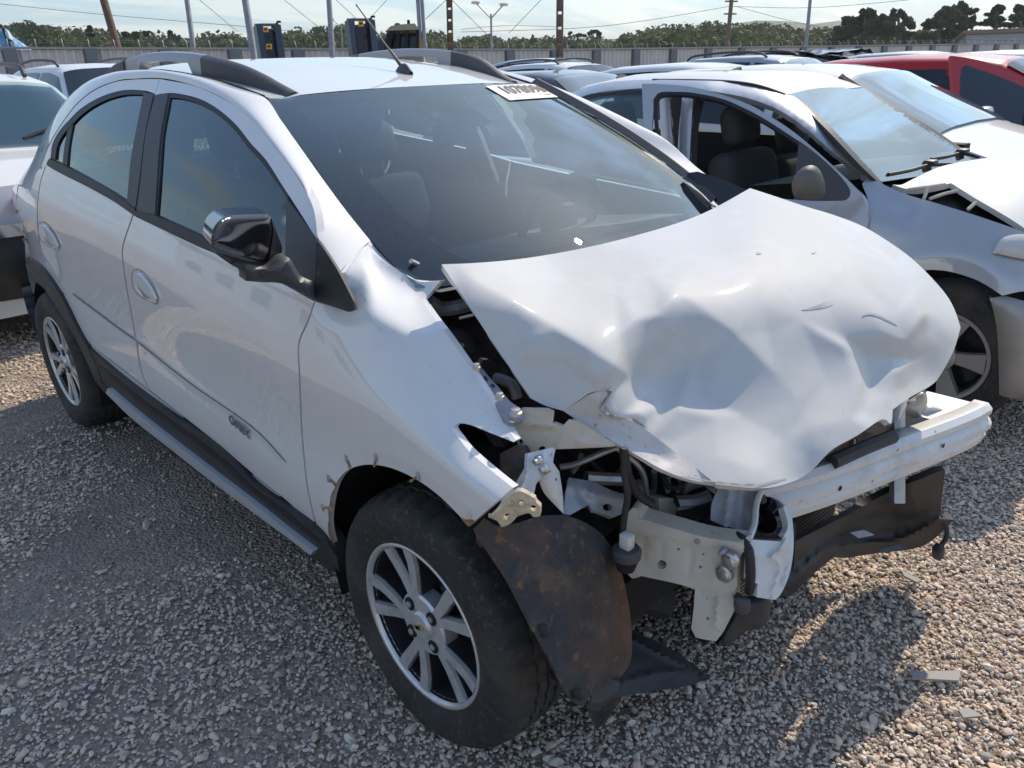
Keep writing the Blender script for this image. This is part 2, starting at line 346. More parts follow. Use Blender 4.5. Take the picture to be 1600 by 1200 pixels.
def traced(name, pts, anchors, mat, parent, bulge=0, edge=.008, step=7, holes=(), creases=(), ins=0, edgevec=None, rough=0, label=None, sharp=50, bpow=.5, plat=1.0):
    loops = [inset(outline(pts, step), ins)]+[outline(h, step*.7) for h in holes]
    P, T = fill(loops, step); dep = tps(anchors)(P)
    if bulge:
        d = seg_dist(P, loops[0]); m = d.max()+1e-9; dep = dep-bulge*(1-(1-np.clip(d/(m*plat), 0, 1))**2)**bpow
    if creases: dep = dep-tents(P, creases)
    if rough: dep = dep+rough*np.sin(P[:, 0]*.11+1)*np.cos(P[:, 1]*.13)+rough*.6*np.sin(P[:, 0]*.23-P[:, 1]*.19)
    return finish_panel(name, CAM+ray(P)*dep[:, None], T, mat, parent, edge, edgevec, label=label, sharp=sharp)
def tpx(name, pts, r, mat, parent, n=8, sub=8, label=None):
    """tube through pixel + coordinate points"""
    P = [Q(*p) for p in pts]; P = catmull(P, .02) if len(P) > 2 else P
    return MB().tube(P, r, n).build(name, mat, parent, label=label)
def text_mesh(s, size=1.0, shear=0.0, bold=0.0):
    cu = bpy.data.curves.new('txt', 'FONT'); cu.body = s; cu.size = size; cu.shear = shear; cu.offset = bold; cu.align_x = 'CENTER'; cu.align_y = 'CENTER'
    o = bpy.data.objects.new('txt', cu); COL.objects.link(o); dg = bpy.context.evaluated_depsgraph_get(); me = o.evaluated_get(dg).to_mesh()
    V = np.array([v.co[:] for v in me.vertices]); F = [tuple(p.vertices) for p in me.polygons]; o.evaluated_get(dg).to_mesh_clear(); bpy.data.objects.remove(o); bpy.data.curves.remove(cu)
    return V, F

# ================================================================== THE WHITE CAR
_ZX = np.array([-3.2, -2.49, -1.83, -1.31, -.76, -.32, 0.0, .2, .37, .6]); _ZZ = np.array([1.05, 1.034, 1.013, .980, .926, .882, .845, .80, .76, .72])
_PD = np.array([(-1, 0), (-.02, -.002), (0, 0), (.03, .006), (.07, .017), (.12, .033), (.17, .052), (.23, .074), (.33, .125), (.43, .192), (.5, .248), (.56, .31), (.6, .37), (.8, .9)])
def fside(x, z):
    x = np.asarray(x, float); z = np.asarray(z, float); zs = np.interp(x, _ZX, _ZZ); dz = z-zs
    y = -.845+.10*np.clip(-2.0-x, 0, 2)**2+.25*np.clip(x-.2, 0, 1)**2
    y = y+.75*np.clip(.55-z, 0, 1)**2
    y = y+.007*np.sin(np.pi*np.clip((z-.52)/(zs-.03-.52), 0, 1))**2
    d = np.interp(dz, _PD[:, 0], _PD[:, 1])
    d = (d+np.interp(dz-.004, _PD[:, 0], _PD[:, 1])+np.interp(dz+.004, _PD[:, 0], _PD[:, 1]))/3
    zt = 1.03-.72*x; f = .145*(np.clip(dz, 0, 1)/np.maximum(.07, zt-zs))**1.4
    k = smooth((x+.42)/.40)
    return y+d*(1-k)+np.minimum(f, .6)*k
def SM(p, off=0.0):
    """photograph pixels -> points on the car's right flank"""
    p = np.atleast_2d(np.asarray(p, float))[:, :2]; r = ray(p); ts = np.arange(.9, 6.0, .02)
    X = CAM[0]+r[:, 0:1]*ts; Yv = CAM[1]+r[:, 1:2]*ts; Z = CAM[2]+r[:, 2:3]*ts
    g = Yv-(fside(X, Z)+off); c = (g[:, :-1] < 0) & (g[:, 1:] >= 0); has = c.any(1); i = np.where(has, c.argmax(1), np.abs(g).argmin(1)); i = np.minimum(i, len(ts)-2)
    lo = ts[i].copy(); hi = ts[i+1].copy()
    for _ in range(18):
        m = (lo+hi)/2; gm = CAM[1]+r[:, 1]*m-(fside(CAM[0]+r[:, 0]*m, CAM[2]+r[:, 2]*m)+off); a = gm < 0; lo = np.where(a, m, lo); hi = np.where(a, hi, m)
    t = (lo+hi)/2; return CAM+r*t[:, None]
def spanel(name, pts, mat, parent, off=0.0, step=7, ins=1.0, edge=.012, holes=(), edgevec=(0, 1, 0), label=None, creases=(), mirror=False):
    loops = [inset(outline(pts, step), ins)]+[outline(h, step) for h in holes]
    P, T = fill(loops, step); X = SM(P, off)
    if creases: X = X+np.array([0, -1, 0])*tents(P, creases)[:, None]
    o = finish_panel(name, X, T, mat, parent, edge, edgevec, label=label)
    if mirror:
        q_ = mirrored(o)
        if mat == 'glassside': q_.data.materials[0] = M['glassclear']
    return o
car = thing('crashed_hatchback', 'white hatchback with crushed bonnet, missing front bumper and black roof rail feet', 'car', (-1.26, 0, 0))

# ---- door gaps as photographed
G_FEND = [(492, 470), (482, 500), (467, 537), (468, 583), (471, 660), (475, 713), (482, 770), (496, 830)]      # wing / front door
G_MID = [(250, 123), (239, 155), (226, 209), (216, 290), (208, 335), (192, 383), (192, 410), (197, 447), (203, 480), (212, 530), (217, 563), (222, 585), (233, 610)]
G_ROOF = [(497, 372), (492, 332), (480, 302), (455, 262), (420, 217), (390, 182), (355, 157), (305, 134), (250, 123)]
DOORB_F = [(496, 830), (448, 784), (400, 746), (333, 689), (233, 610)]
c1 = lambda P: [(P[0][0], P[0][1], 1)]+list(P[1:-1])+[(P[-1][0], P[-1][1], 1)]
rev = lambda P: list(P)[::-1]
# windscreen surface and the front wing that meets its lower corner
def WS(s, t):
    s = np.asarray(s, float); t = np.asarray(t, float); hw = .62+(.53-.62)*t+.034*np.sin(np.pi*np.clip(t, 0, 1)**.65); bow = .13*(1-t)+.035*t
    x = -.185+(-.905+.185)*t+bow*(1-s**2); z = 1.055+(1.425-1.055)*t+.012*np.sin(np.pi*t)*1.6+(.014*t-.01*(1-t))*(1-s**2)
    return np.stack([x, s*hw, z], -1)
# front wing
WP = [(530, 427, 1), (568, 374, 1), (588, 397), (607, 412), (632, 427), (657, 439), (690, 438, 1), (674, 458), (661, 470, 1), (682, 500), (704, 529), (734, 572), (759, 610), (788, 657), (807, 688, 1),
    (803, 692, 1), (772, 680), (734, 665), (714, 663), (708, 670), (718, 684), (733, 703), (767, 733), (803, 762, 1), (769, 792), (733, 823, 1), (720, 810), (687, 777), (653, 752), (613, 733), (577, 727), (549, 733), (531, 748), (521, 771), (516, 800), (516, 826), (525, 862, 1),
    (511, 850), (496, 830, 1)]+rev(G_FEND)[1:-1]+[(492, 470, 1), (520, 478), (548, 486), (554, 480), (550, 468)]
WE = np.array(catmull([np.array(p) for p in ((568, 374), (588, 397), (607, 412), (632, 427), (660, 440))], 4)); wt = np.linspace(-.06, .4, 60); wpx_ = np.array([proj(WS(-1.0, t)) for t in wt]); wdp = np.array([(WS(-1.0, t)-CAM)@CF for t in wt]); WD = np.interp(-WE[:, 1], -wpx_[:, 1], wdp)
_s0 = SM([(530, 427)])[0]; _s1 = WS(-1.0, .165)+np.array([0, -.004, .003]); _u = np.linspace(0, 1, 24); _sl = _s0+(_s1-_s0)*_u[:, None]+np.array((.06, -.19, .15))*.017*(np.sin(np.pi*_u)**.8)[:, None]
WE = np.r_[WE, np.stack(proj(_sl), 1)]; WD = np.r_[WD, (_sl-CAM)@CF]
_lp = [inset(outline(WP, 8), 1.2)]; _P, _T = fill(_lp, 8); _X = SM(_P); _d = (_X-CAM)@CF
_dd = np.hypot(_P[:, None, 0]-WE[None, :, 0], _P[:, None, 1]-WE[None, :, 1]); _j = _dd.argmin(1); _k = 1-smooth(_dd.min(1)/90)
_w = 1/(_dd+1.5)**3; _d = _d*(1-_k)+((_w*WD[None, :]).sum(1)/_w.sum(1))*_k-tents(_P, [([(505, 800), (512, 745), (545, 712), (590, 705), (650, 728), (735, 795)], .0035, 9, 1)])
wing = finish_panel('front_wing', CAM+ray(_P)*_d[:, None], _T, 'white', car, .014, (0, 1, 0))
# front door skin, window frame, trims
fd = spanel('front_door', c1(rev(G_FEND))[:-1]+[(492, 470, 1), (440, 441), (420, 432), (337, 395), (300, 379), (208, 335, 1)]+G_MID[5:-1]+[(233, 610, 1)]+rev(DOORB_F)[1:-1], 'white', car, ins=1.5, edge=.02, mirror=True,
    creases=[([(212, 535), (300, 610), (380, 667), (440, 722)], -.004, 5, 1), ([(218, 528), (300, 601), (385, 657), (448, 716)], .002, 7, 1)])
spanel('window_frame', [(497, 374, 1)]+G_ROOF[1:-1]+[(250, 123, 1), (241, 149, 1), (262, 146), (280, 147), (312, 155), (342, 172), (370, 197), (392, 225), (415, 250), (442, 292), (470, 335), (494, 374, 1)], 'white', fd, ins=.6, edge=.02)
spanel('pillar_trim', [(241, 148, 1), (263, 146, 1), (251, 212), (246, 275), (242, 342, 1), (212, 329, 1), (218, 288), (227, 209), (240, 155)], 'plastic2', fd, off=-.002, ins=.6, edge=.02, step=6)
spanel('belt_moulding', [(210, 329, 1), (241, 336, 1), (300, 363), (362, 393), (430, 420), (446, 427, 1), (442, 441, 1), (420, 432), (337, 395), (300, 379), (207, 335, 1)], 'seal', fd, off=-.006, ins=.2, edge=.02, step=6)
spanel('window_glass', [(262, 150, 1), (280, 150), (312, 158), (342, 176), (370, 201), (392, 229), (415, 254), (442, 295), (452, 312, 1), (447, 430, 1), (400, 411), (330, 381), (241, 342, 1), (245, 275), (251, 212)], 'glassside', fd, off=.006, ins=0, edge=.004, step=10, mirror=True)
spanel('window_seal', [(257, 146, 1), (280, 146.5), (312, 154.5), (342, 171.5), (370, 196.5), (392, 224.5), (415, 249.5), (442, 291), (452, 307, 1), (450, 313, 1), (438, 294), (411, 256), (388, 231), (366, 203), (339, 179), (310, 162), (282, 154), (266, 153, 1), (255, 212), (250, 275), (245, 342, 1), (240, 342, 1), (244, 275), (249, 212)], 'seal', fd, off=.001, ins=0, edge=.02, step=6)
spanel('mirror_sail', [(447, 309, 1), (470, 340), (496, 376, 1), (492, 468, 1), (444, 440, 1)], 'plastic2', fd, off=-.003, ins=.5, edge=.02)
spanel('wing_corner_trim', [(497, 377, 1), (514, 402), (530, 428), (553, 474), (554, 484), (546, 487), (520, 478), (493, 469, 1)], 'plastic', car, off=-.004, ins=-.6, edge=.006)
def strip(pts, wpx, nm, mat, par, off):
    a = np.array(catmull(pts, 6)); t = np.gradient(a, axis=0); n = np.stack([-t[:, 1], t[:, 0]], 1); n /= np.linalg.norm(n, axis=1)[:, None]; wv = np.minimum(1, np.minimum(np.arange(len(a)), np.arange(len(a))[::-1])/3+.25)[:, None]*wpx
    A = SM(a+n*wv, off); B = SM(a-n*wv, off); m = len(a); O = np.array([0, .004, 0]); V = np.r_[A, B, A+O, B+O]
    F = [(i, i+1, m+i+1, m+i) for i in range(m-1)]+[(i, 2*m+i, 2*m+i+1, i+1) for i in range(m-1)]+[(m+i, m+i+1, 3*m+i+1, 3*m+i) for i in range(m-1)]
    return mesh(nm, V, F, mat, par)
strip([(213, 533), (300, 601), (360, 642), (395, 668), (420, 692), (446, 722)], 1.1, 'moulding_shadow', 'mould', fd, -.0022)  # thin dark strip painting the shadow along the moulding edge
# rear door
G_REAR = [(72, 257), (62, 290), (58, 340), (65, 392), (87, 430), (102, 467), (127, 524)]
rd = spanel('rear_door', c1(G_MID[4:])+[(180, 568), (150, 546), (128, 526, 1)]+rev(G_REAR)[1:-1]+[(72, 257, 1), (99, 272), (137, 291), (178, 314), (208, 335, 1)], 'white', car, ins=.9, edge=.02, mirror=True,
    creases=[([(114, 461), (150, 488), (210, 533)], -.005, 4, 1)])
strip([(113, 459), (150, 487), (182, 511), (210, 531)], .9, 'moulding_shadow', 'mould', rd, -.0022)  # painted shadow line carried on across the rear door
spanel('window_frame', [(250, 123, 1), (228, 123), (187, 126), (157, 136), (137, 148), (115, 168), (92, 200), (76, 228), (64, 262), (73, 258, 1), (79, 247), (82, 226), (93, 205), (110, 186), (124, 172), (145, 158), (170, 147), (197, 141), (226, 142), (242, 147, 1)], 'white', rd, ins=.5, edge=.02, step=6)
spanel('pillar_trim', [(224, 143, 1), (240, 147, 1), (227, 208), (217, 290), (211, 329, 1), (197, 320, 1), (204, 247), (215, 188)], 'plastic2', rd, off=-.002, ins=.6, edge=.02, step=6)
spanel('belt_moulding', [(76, 248, 1), (100, 259), (137, 279), (178, 303), (211, 327, 1), (207, 335, 1), (178, 314), (137, 291), (99, 272), (72, 256, 1)], 'seal', rd, off=-.006, ins=.1, edge=.02, step=5)
spanel('window_seal', [(226, 141.5, 1), (197, 140.5), (170, 146), (145, 157), (124, 171), (110, 185), (93, 204), (82, 225), (79, 246, 1), (86, 250, 1), (89, 229), (98, 211), (114, 193), (128, 179), (148, 165), (172, 154), (198, 148), (225, 148, 1)], 'seal', rd, off=.001, ins=0, edge=.02, step=5)
spanel('window_divider', [(109, 187, 1), (116, 183, 1), (108, 226), (104, 266, 1), (97, 262, 1), (101, 226)], 'seal', rd, off=.002, ins=0, edge=.02, step=5)
spanel('window_glass', [(224, 146, 1), (198, 145), (171, 151), (147, 162), (126, 176), (112, 190), (96, 208), (86, 228), (83, 250, 1), (100, 261), (137, 281), (178, 305), (199, 318, 1), (205, 247), (216, 188)], 'glassside', rd, off=.007, ins=0, edge=.004, step=8, mirror=True)
# quarter panel
spanel('quarter_panel', [(72, 257, 1), (66, 262), (57, 268), (48, 298, 1), (29, 289, 1), (25, 312), (24, 340), (28, 372), (33, 400), (40, 404), (52, 409), (70, 427), (95, 465), (120, 515), (126, 524, 1)]+rev(G_REAR)[1:-1], 'white', car, ins=.5, edge=.02, step=6, mirror=True)
tl = spanel('tail_lamp', [(23, 287, 1), (28, 289, 1), (25, 313), (25, 338, 1), (19, 322), (19, 300)], 'red', car, off=.0, ins=0, edge=.03, step=4)
# dark seal strips behind the shut lines
for ln in (G_FEND, G_MID, G_ROOF+[(228, 123), (187, 126), (157, 136), (137, 148), (115, 168), (92, 200), (70, 240)], DOORB_F, G_REAR):
    a = np.array(catmull(ln, 8)); t = np.gradient(a, axis=0); n = np.stack([-t[:, 1], t[:, 0]], 1); n /= np.linalg.norm(n, axis=1)[:, None]
    A = SM(a+n*7, .014); B = SM(a-n*7, .014); m = len(a)
    mesh('door_seal', np.r_[A, B], [(i, i+1, m+i+1, m+i) for i in range(m-1)], 'seal', car)
# sill, step strip, arch trims
sill = spanel('sill_trim', [(128, 536, 1), (180, 581), (233, 622), (337, 697), (400, 757), (450, 793), (497, 830), (527, 872, 1), (531, 899, 1), (483, 873), (400, 808), (263, 703), (167, 617), (148, 594, 1)], 'plastic', car, off=-.012, ins=0, edge=.05)
spanel('sill_groove', [(150, 566), (233, 632), (337, 708), (400, 766), (450, 803), (500, 846), (497, 849), (446, 808), (396, 771), (333, 714), (229, 637), (148, 571)], 'seal', sill, off=-.0135, ins=0, edge=.005)
spanel('step_strip', [(168, 607, 1), (210, 643), (278, 697), (340, 745), (400, 791), (450, 831), (489, 861, 1), (485, 868, 1), (446, 838), (397, 802), (335, 756), (270, 705), (206, 654), (165, 614, 1)], 'silvertrim', sill, off=-.028, ins=0, edge=.02, step=6)
spanel('sill_panel', [(128, 527, 1), (180, 570), (233, 611), (333, 690), (400, 747), (448, 785), (497, 831, 1), (494, 833, 1), (450, 795), (400, 759), (337, 699), (233, 624), (180, 583), (127, 537, 1)], 'white', car, off=.002, ins=0, edge=.03, step=6)
spanel('rear_arch_trim', [(31, 416), (32, 406), (40, 403), (52, 408), (70, 426), (95, 464), (120, 514), (133, 537, 1), (148, 566), (160, 600, 1), (148, 594, 1), (138, 570), (126, 545), (115, 523), (95, 491), (72, 455), (57, 441), (46, 433), (39, 436), (38, 450), (46, 488), (57, 520, 1), (54, 520, 1), (43, 488), (34, 452)], 'plastic', car, off=-.014, ins=0, edge=.04, step=5)
# handles, badge
for (cx, cy, sc_, par) in ((226, 447, 1.0, fd), (76, 368, .82, rd)):
    rot = lambda pts: [(cx+sc_*x, cy+sc_*y) for x, y in pts]
    spanel('handle_recess', rot([(-20, -22), (-8, -26), (10, -8), (19, 12), (20, 28), (12, 27), (-8, 16), (-19, 2)]), 'greysteel', par, off=-.0012, ins=0, edge=0, step=4)
    spanel('handle_surround', rot([(-18.5, -20), (-8, -23.5), (9, -7), (17, 12), (18, 26), (11, 25), (-7, 14), (-17, 1)]), 'white', par, off=-.0022, ins=0, edge=.002, step=4, creases=[(rot([(-4, -4), (5, 11)]), -.012, 10*sc_, 1)])
    h = spanel('door_handle', rot([(-17, -15), (-11, -18), (3, -3), (12, 13), (16, 22), (9, 19), (-4, 7), (-15, -6)]), 'white', par, off=-.0115, ins=0, edge=.009, step=3, edgevec=(.2, .9, .35))
V2, F2 = text_mesh('ONIX', 1.0, .15, .02); bp = SM([(359, 652), (391, 679)], -.001); d = bp[1]-bp[0]; ln = np.linalg.norm(d); d /= ln; upv = np.array([0, -.05, 1.]); upv -= d*(upv@d); upv /= np.linalg.norm(upv); nr = np.cross(d, upv)
sx = ln/(V2[:, 0].max()-V2[:, 0].min()); mid = bp.mean(0)
Vt = np.concatenate([mid+V2[:, 0:1]*sx*d+V2[:, 1:2]*sx*.9*upv+nr*o_*(1 if nr[1] < 0 else -1) for o_ in (.006,)])
mesh('name_badge', Vt, F2, 'chrome', fd); Vb = mid+V2[:, 0:1]*sx*1.02*d+(V2[:, 1:2]*sx*.95-.0015)*upv+nr*.003*(1 if nr[1] < 0 else -1)
mesh('name_badge', Vb, F2, 'greysteel', fd)

# ---- windscreen, pillars, roof
S_, T_ = np.meshgrid(np.linspace(-1, 1, 31), np.linspace(-.04, 1, 21)); Wv = WS(S_, T_).reshape(-1, 3)
gf = [(j*31+i, j*31+i+1, (j+1)*31+i+1, (j+1)*31+i) for j in range(20) for i in range(30)]
ws = mesh('windscreen', Wv, gf, 'glassws', car, sharp=None)
wn = np.array([.46, 0, .89])
def ws_patch(name, st, mat, off, parent=ws, step=.02):
    lp = outline(st, step); P, T = fill([lp], step); return finish_panel(name, WS(P[:, 0], P[:, 1])+wn*off, T, mat, parent, .002, -wn)
for sgn in (-1, 1):
    ws_patch('black_band', [(sgn*.999, -.03, 1), (sgn*.999, .995, 1), (sgn*.90, .99, 1), (sgn*.875, .90), (sgn*.84, .5), (sgn*.80, .2), (sgn*.74, .06), (sgn*.6, -.03, 1)], 'frit', -.003)
ws_patch('black_band', [(-.95, .998, 1), (.95, .998, 1), (.92, .93, 1), (.30, .915), (.18, .90), (.13, .80), (.11, .72), (.07, .69), (-.07, .69), (-.11, .72), (-.13, .80), (-.18, .90), (-.30, .915), (-.92, .93, 1)], 'frit', -.004)
ws_patch('black_band', [(-.99, -.03, 1), (.99, -.03, 1), (.9, .035), (.5, .03), (0, .028), (-.5, .03), (-.9, .035)], 'frit', -.0035)
V = []
for k in range(25):
    t = k/24*1.0; p_ = WS(.985, t)+wn*.006; V += [tuple(p_), tuple(p_+np.array((.004, .022, .014))), tuple(p_+np.array((-.004, .040, .012)))]
mesh('screen_side_trim', V, [(3*i+j, 3*i+3+j, 3*i+4+j, 3*i+1+j) for i in range(24) for j in range(2)], 'plastic2', car)
# lot sticker in the top corner
st_px = [(758, 136), (842, 133), (872, 153), (796, 158)]
def ws_uv(p):                                     # pixel -> windscreen s,t
    s, t = 0.0, .5
    for _ in range(40):
        X = WS(s, t); q = np.array(proj(X)); e = np.asarray(p[:2])-q; h = 1e-4
        J = np.stack([(np.array(proj(WS(s+h, t)))-q)/h, (np.array(proj(WS(s, t+h)))-q)/h], 1); d_ = np.linalg.solve(J, e); s += float(np.clip(d_[0], -.2, .2)); t += float(np.clip(d_[1], -.2, .2))
    return s, t
uv = np.array([ws_uv(p) for p in st_px]); print('sticker uv', uv)
stk = ws_patch('lot_sticker', [(a, b, 1) for a, b in uv], 'paper', .004)
def stick(txt, u0, u1, v0, v1, mat, bold=0):
    V2, F2 = text_mesh(txt, 1, 0, bold); a = (V2-V2.min(0))/(V2.max(0)-V2.min(0)+1e-9); u = u0+(u1-u0)*a[:, 0]; v = v0+(v1-v0)*a[:, 1]
    q = (uv[3]*(1-u)[:, None]+uv[2]*u[:, None])*(1-v)[:, None]+(uv[0]*(1-u)[:, None]+uv[1]*u[:, None])*v[:, None]
    mesh('lot_number', WS(q[:, 0], q[:, 1])+wn*.0065, F2, mat, stk)
stick('1078096', .15, .93, .36, .92, 'ink', .02); stick('__________', .05, .6, .08, .10, 'pinkink'); stick('-', .78, .92, .16, .22, 'pinkink')
# loft between two 3D curves
def loft(name, A, B, bulge, bvec, mat, parent, n=10, sub=4, mirror=False):
    A = np.array(catmull([np.array(a) for a in A], 1e9) if False else A, float); B = np.array(B, float)
    def dens(P):
        out = []
        for i in range(len(P)-1):
            p0 = P[max(i-1, 0)]; p3 = P[min(i+2, len(P)-1)]
            for k in range(sub):
                t = k/sub; out.append(.5*((2*P[i])+(-p0+P[i+1])*t+(2*p0-5*P[i]+4*P[i+1]-p3)*t*t+(-p0+3*P[i]-3*P[i+1]+p3)*t**3))
        return np.array(out+[P[-1]])
    A = dens(A); B = dens(B); bv = dens(np.array(bvec, float)) if np.ndim(bvec) == 2 else np.tile(np.asarray(bvec, float), (len(A), 1)); m = len(A); V = []
    for i in range(m):
        for j in range(n+1):
            u = j/n; V.append(A[i]*(1-u)+B[i]*u+bv[i]*bulge*math.sin(math.pi*u)**.8)
    F = [(i*(n+1)+j, i*(n+1)+j+1, (i+1)*(n+1)+j+1, (i+1)*(n+1)+j) for i in range(m-1) for j in range(n)]
    P = np.array(V); nr = np.cross(P[F[0][1]]-P[F[0][0]], P[F[0][3]]-P[F[0][0]])
    if nr@(CAM-P[F[0][0]]) < 0: F = [f[::-1] for f in F]
    o = mesh(name, V, F, mat, parent, sharp=60)
    if mirror: mirrored(o)
    return o
GUT = [(-1.05, -.54, 1.454), (-1.2, -.548, 1.478), (-1.5, -.558, 1.502), (-1.8, -.565, 1.503), (-1.97, -.57, 1.492), (-2.14, -.574, 1.472), (-2.3, -.573, 1.442), (-2.48, -.57, 1.40), (-2.66, -.575, 1.335), (-2.80, -.60, 1.25), (-2.9, -.645, 1.14), (-2.97, -.71, 1.05)]
ring_px = [(530, 427), (497, 371), (480, 302), (455, 262), (420, 217), (390, 182), (355, 157), (328, 143), (292, 130), (250, 122), (210, 123), (187, 125), (157, 135), (137, 147), (115, 167), (92, 199), (76, 227), (64, 261), (48, 298)]
ring_out = [tuple(WS(-1.0, t)+np.array([0, -.004, .003])) for t in (.165, .30, .45, .57, .71, .84, 1.0)]+GUT
loft('body_side_frame', SM(ring_px, 0.0), ring_out, .017, [(0.06, -.19, .15), (.15, -.45, .36), (.25, -.75, .6)]+[(0.25, -.75, .6)]*4+[(0, -.7, .7)]*8+[(-.3, -.7, .6)]*4, 'white', car, mirror=True)
# roof skin
rx = np.array([-.905, -1.05, -1.2, -1.5, -1.8, -2.14, -2.48, -2.66]); ry = np.array([.53, .54, .548, .558, .565, .574, .57, .56]); rz_ = np.array([1.425, 1.454, 1.478, 1.502, 1.503, 1.472, 1.40, 1.345])
V = []; nx, ny = 36, 25
for i in range(nx):
    x = -.905+(-2.66+.905)*i/(nx-1); yw_ = np.interp(-x, -rx, ry)-.012; ze = np.interp(-x, -rx, rz_); crn = .014+.020*math.sin(math.pi*min(1, max(0, (-x-.905)/1.75)))
    for j in range(ny):
        s = -1+2*j/(ny-1); gx = (.035*(1-s*s))*max(0, 1-(i/6)); gr = -.008*max(0, 1-abs(abs(s)-.93)/.05)
        V.append((x+gx, s*yw_, ze+crn*(1-s**4)*(1-.3*s*s)+gr))
F = [(i*ny+j, (i+1)*ny+j, (i+1)*ny+j+1, i*ny+j+1) for i in range(nx-1) for j in range(ny-1)]
roof = mesh('roof', V, F, 'white', car, sharp=60)
def zroof(x, y):
    yw_ = np.interp(-x, -rx, ry)-.012; ze = np.interp(-x, -rx, rz_); s = min(1, abs(y)/yw_); crn = .014+.020*math.sin(math.pi*min(1, max(0, (-x-.905)/1.75))); return ze+crn*(1-s**4)*(1-.3*s*s)
for sgn in (-1, 1):                               # dark gutter strips
    MB().tube([(x, sgn*(np.interp(-x, -rx, ry)-.006), np.interp(-x, -rx, rz_)-.002) for x in np.linspace(-.93, -2.5, 30)], .008, 6).build('roof_gutter', 'seal', car)
# roof rails
for sgn in (-1, 1):
    rp = [(-.89, 1.440), (-.96, 1.464), (-1.03, 1.492), (-1.12, 1.520), (-1.28, 1.546), (-1.45, 1.558), (-1.62, 1.562), (-1.80, 1.556), (-1.95, 1.544), (-2.06, 1.527), (-2.15, 1.505), (-2.25, 1.470)]
    P = np.array(catmull([np.array((x-.02, z)) for x, z in rp], .02)); m = len(P); y0 = .492
    def band(i0, i1, top, wd, name, mat, par):
        V = []; F = []
        for i in range(i0, i1):
            x, z = P[i]; yr0 = y0-.05*float(smooth((x+1.25)/.35)); zb = max(zroof(min(x, -.925), yr0)-.006, z-np.interp(i/(m-1), [0, .3, .36, .64, .7, 1], top)); zb = min(zb, z-.006)
            yo = sgn*(yr0+.012*math.sin(math.pi*i/(m-1)))
            V += [(x, yo-sgn*wd, zb), (x, yo-sgn*wd*.8, z-.004), (x, yo-sgn*wd*.3, z), (x, yo+sgn*wd*.5, z-.003), (x, yo+sgn*wd, z-.012), (x, yo+sgn*wd*1.15, zb)]
        k = i1-i0
        for i in range(k-1):
            for j in range(6): F.append((i*6+j, i*6+(j+1) % 6, (i+1)*6+(j+1) % 6, (i+1)*6+j))
        F += [tuple(range(6)), tuple((k-1)*6+j for j in range(6))]
        return mesh(name, V, [f[::-1] for f in F] if sgn > 0 else F, mat, par, sharp=35)
    ia, ib = int(m*.30), int(m*.74)
    rail = band(ia, ib+1, [.2, .2, .030, .030, .2, .2], .016, 'roof_rail', 'railsilver', car)
    rail.data.update()
    band(0, ia+1, [.3, .3, .055, .05, .3, .3], .021, 'rail_foot', 'railblack', rail); band(ib, m, [.3, .3, .05, .05, .3, .3], .021, 'rail_foot', 'railblack', rail)
# antenna
ab = np.array([-1.06, .067, zroof(-1.06, .067)]); tip = Q(557, 8, 'y', .09); an = MB()
bm = []; 
for k in range(9):
    u = k/8; bm.append((ab[0]+.045-.09*u, .0145*math.sin(math.pi*min(1, .12+u*.8)), .006+.030*math.sin(math.pi*min(1, max(0.02, u*.98))**.8)))
V = []; 
for (x, wy, h) in bm:
    for a in np.linspace(0, math.pi, 9): V.append((x, ab[1]+wy*1.3*math.cos(a), ab[2]-.004+h*math.sin(a)))
F = [(i*9+j, (i+1)*9+j, (i+1)*9+j+1, i*9+j+1) for i in range(8) for j in range(8)]
ant = mesh('antenna', V, F, 'plastic2', car, sharp=None)
a0 = ab+np.array([-.012, 0, .026]); MB().tube([a0, a0+(tip-a0)*.22, a0+(tip-a0)*.3, tip-(tip-a0)*.02, tip], [.0065, .0045, .0028, .0024, .004], 8).build('antenna_mast', 'plastic2', ant)
# tailgate, rear glass, rear bumper (seen through the windows)
tg = MB(); top = (-2.66, 1.36); bot = (-2.985, 1.05)
def tq(y0, y1, u0, u1, w0=.56, dw=.10):
    P = []
    for u in (u0, u1):
        x = top[0]+(bot[0]-top[0])*u; z = top[1]+(bot[1]-top[1])*u
        for y in (y0, y1): P.append((x, y*(w0+dw*u), z))
    return P
for (y0, y1, u0, u1) in ((-1, 1, 0, .1), (-1, -.88, .1, .9), (.88, 1, .1, .9), (-1, 1, .9, 1.0)):
    P = tq(y0, y1, u0, u1); P += [(p[0]+.03, p[1], p[2]) for p in P]; tg.add(P, [(0, 1, 3, 2), (4, 6, 7, 5), (0, 2, 6, 4), (1, 5, 7, 3), (0, 4, 5, 1), (2, 3, 7, 6)])
V = []
for z, x, hw in ((1.05, -2.985, .66), (.98, -3.03, .70), (.85, -3.06, .735), (.66, -3.11, .76), (.5, -3.12, .76), (.36, -3.05, .74)):
    for j in range(13): s = -1+j/6; V.append((x+.10*s**4, s*hw, z))
tg.add(V, [(i*13+j, i*13+j+1, (i+1)*13+j+1, (i+1)*13+j) for i in range(5) for j in range(12)])
tgo = tg.build('tailgate', 'white', car); P = tq(-.885, .885, .09, .91); mesh('rear_glass', P, [(0, 1, 3, 2)], 'glassclear', tgo)

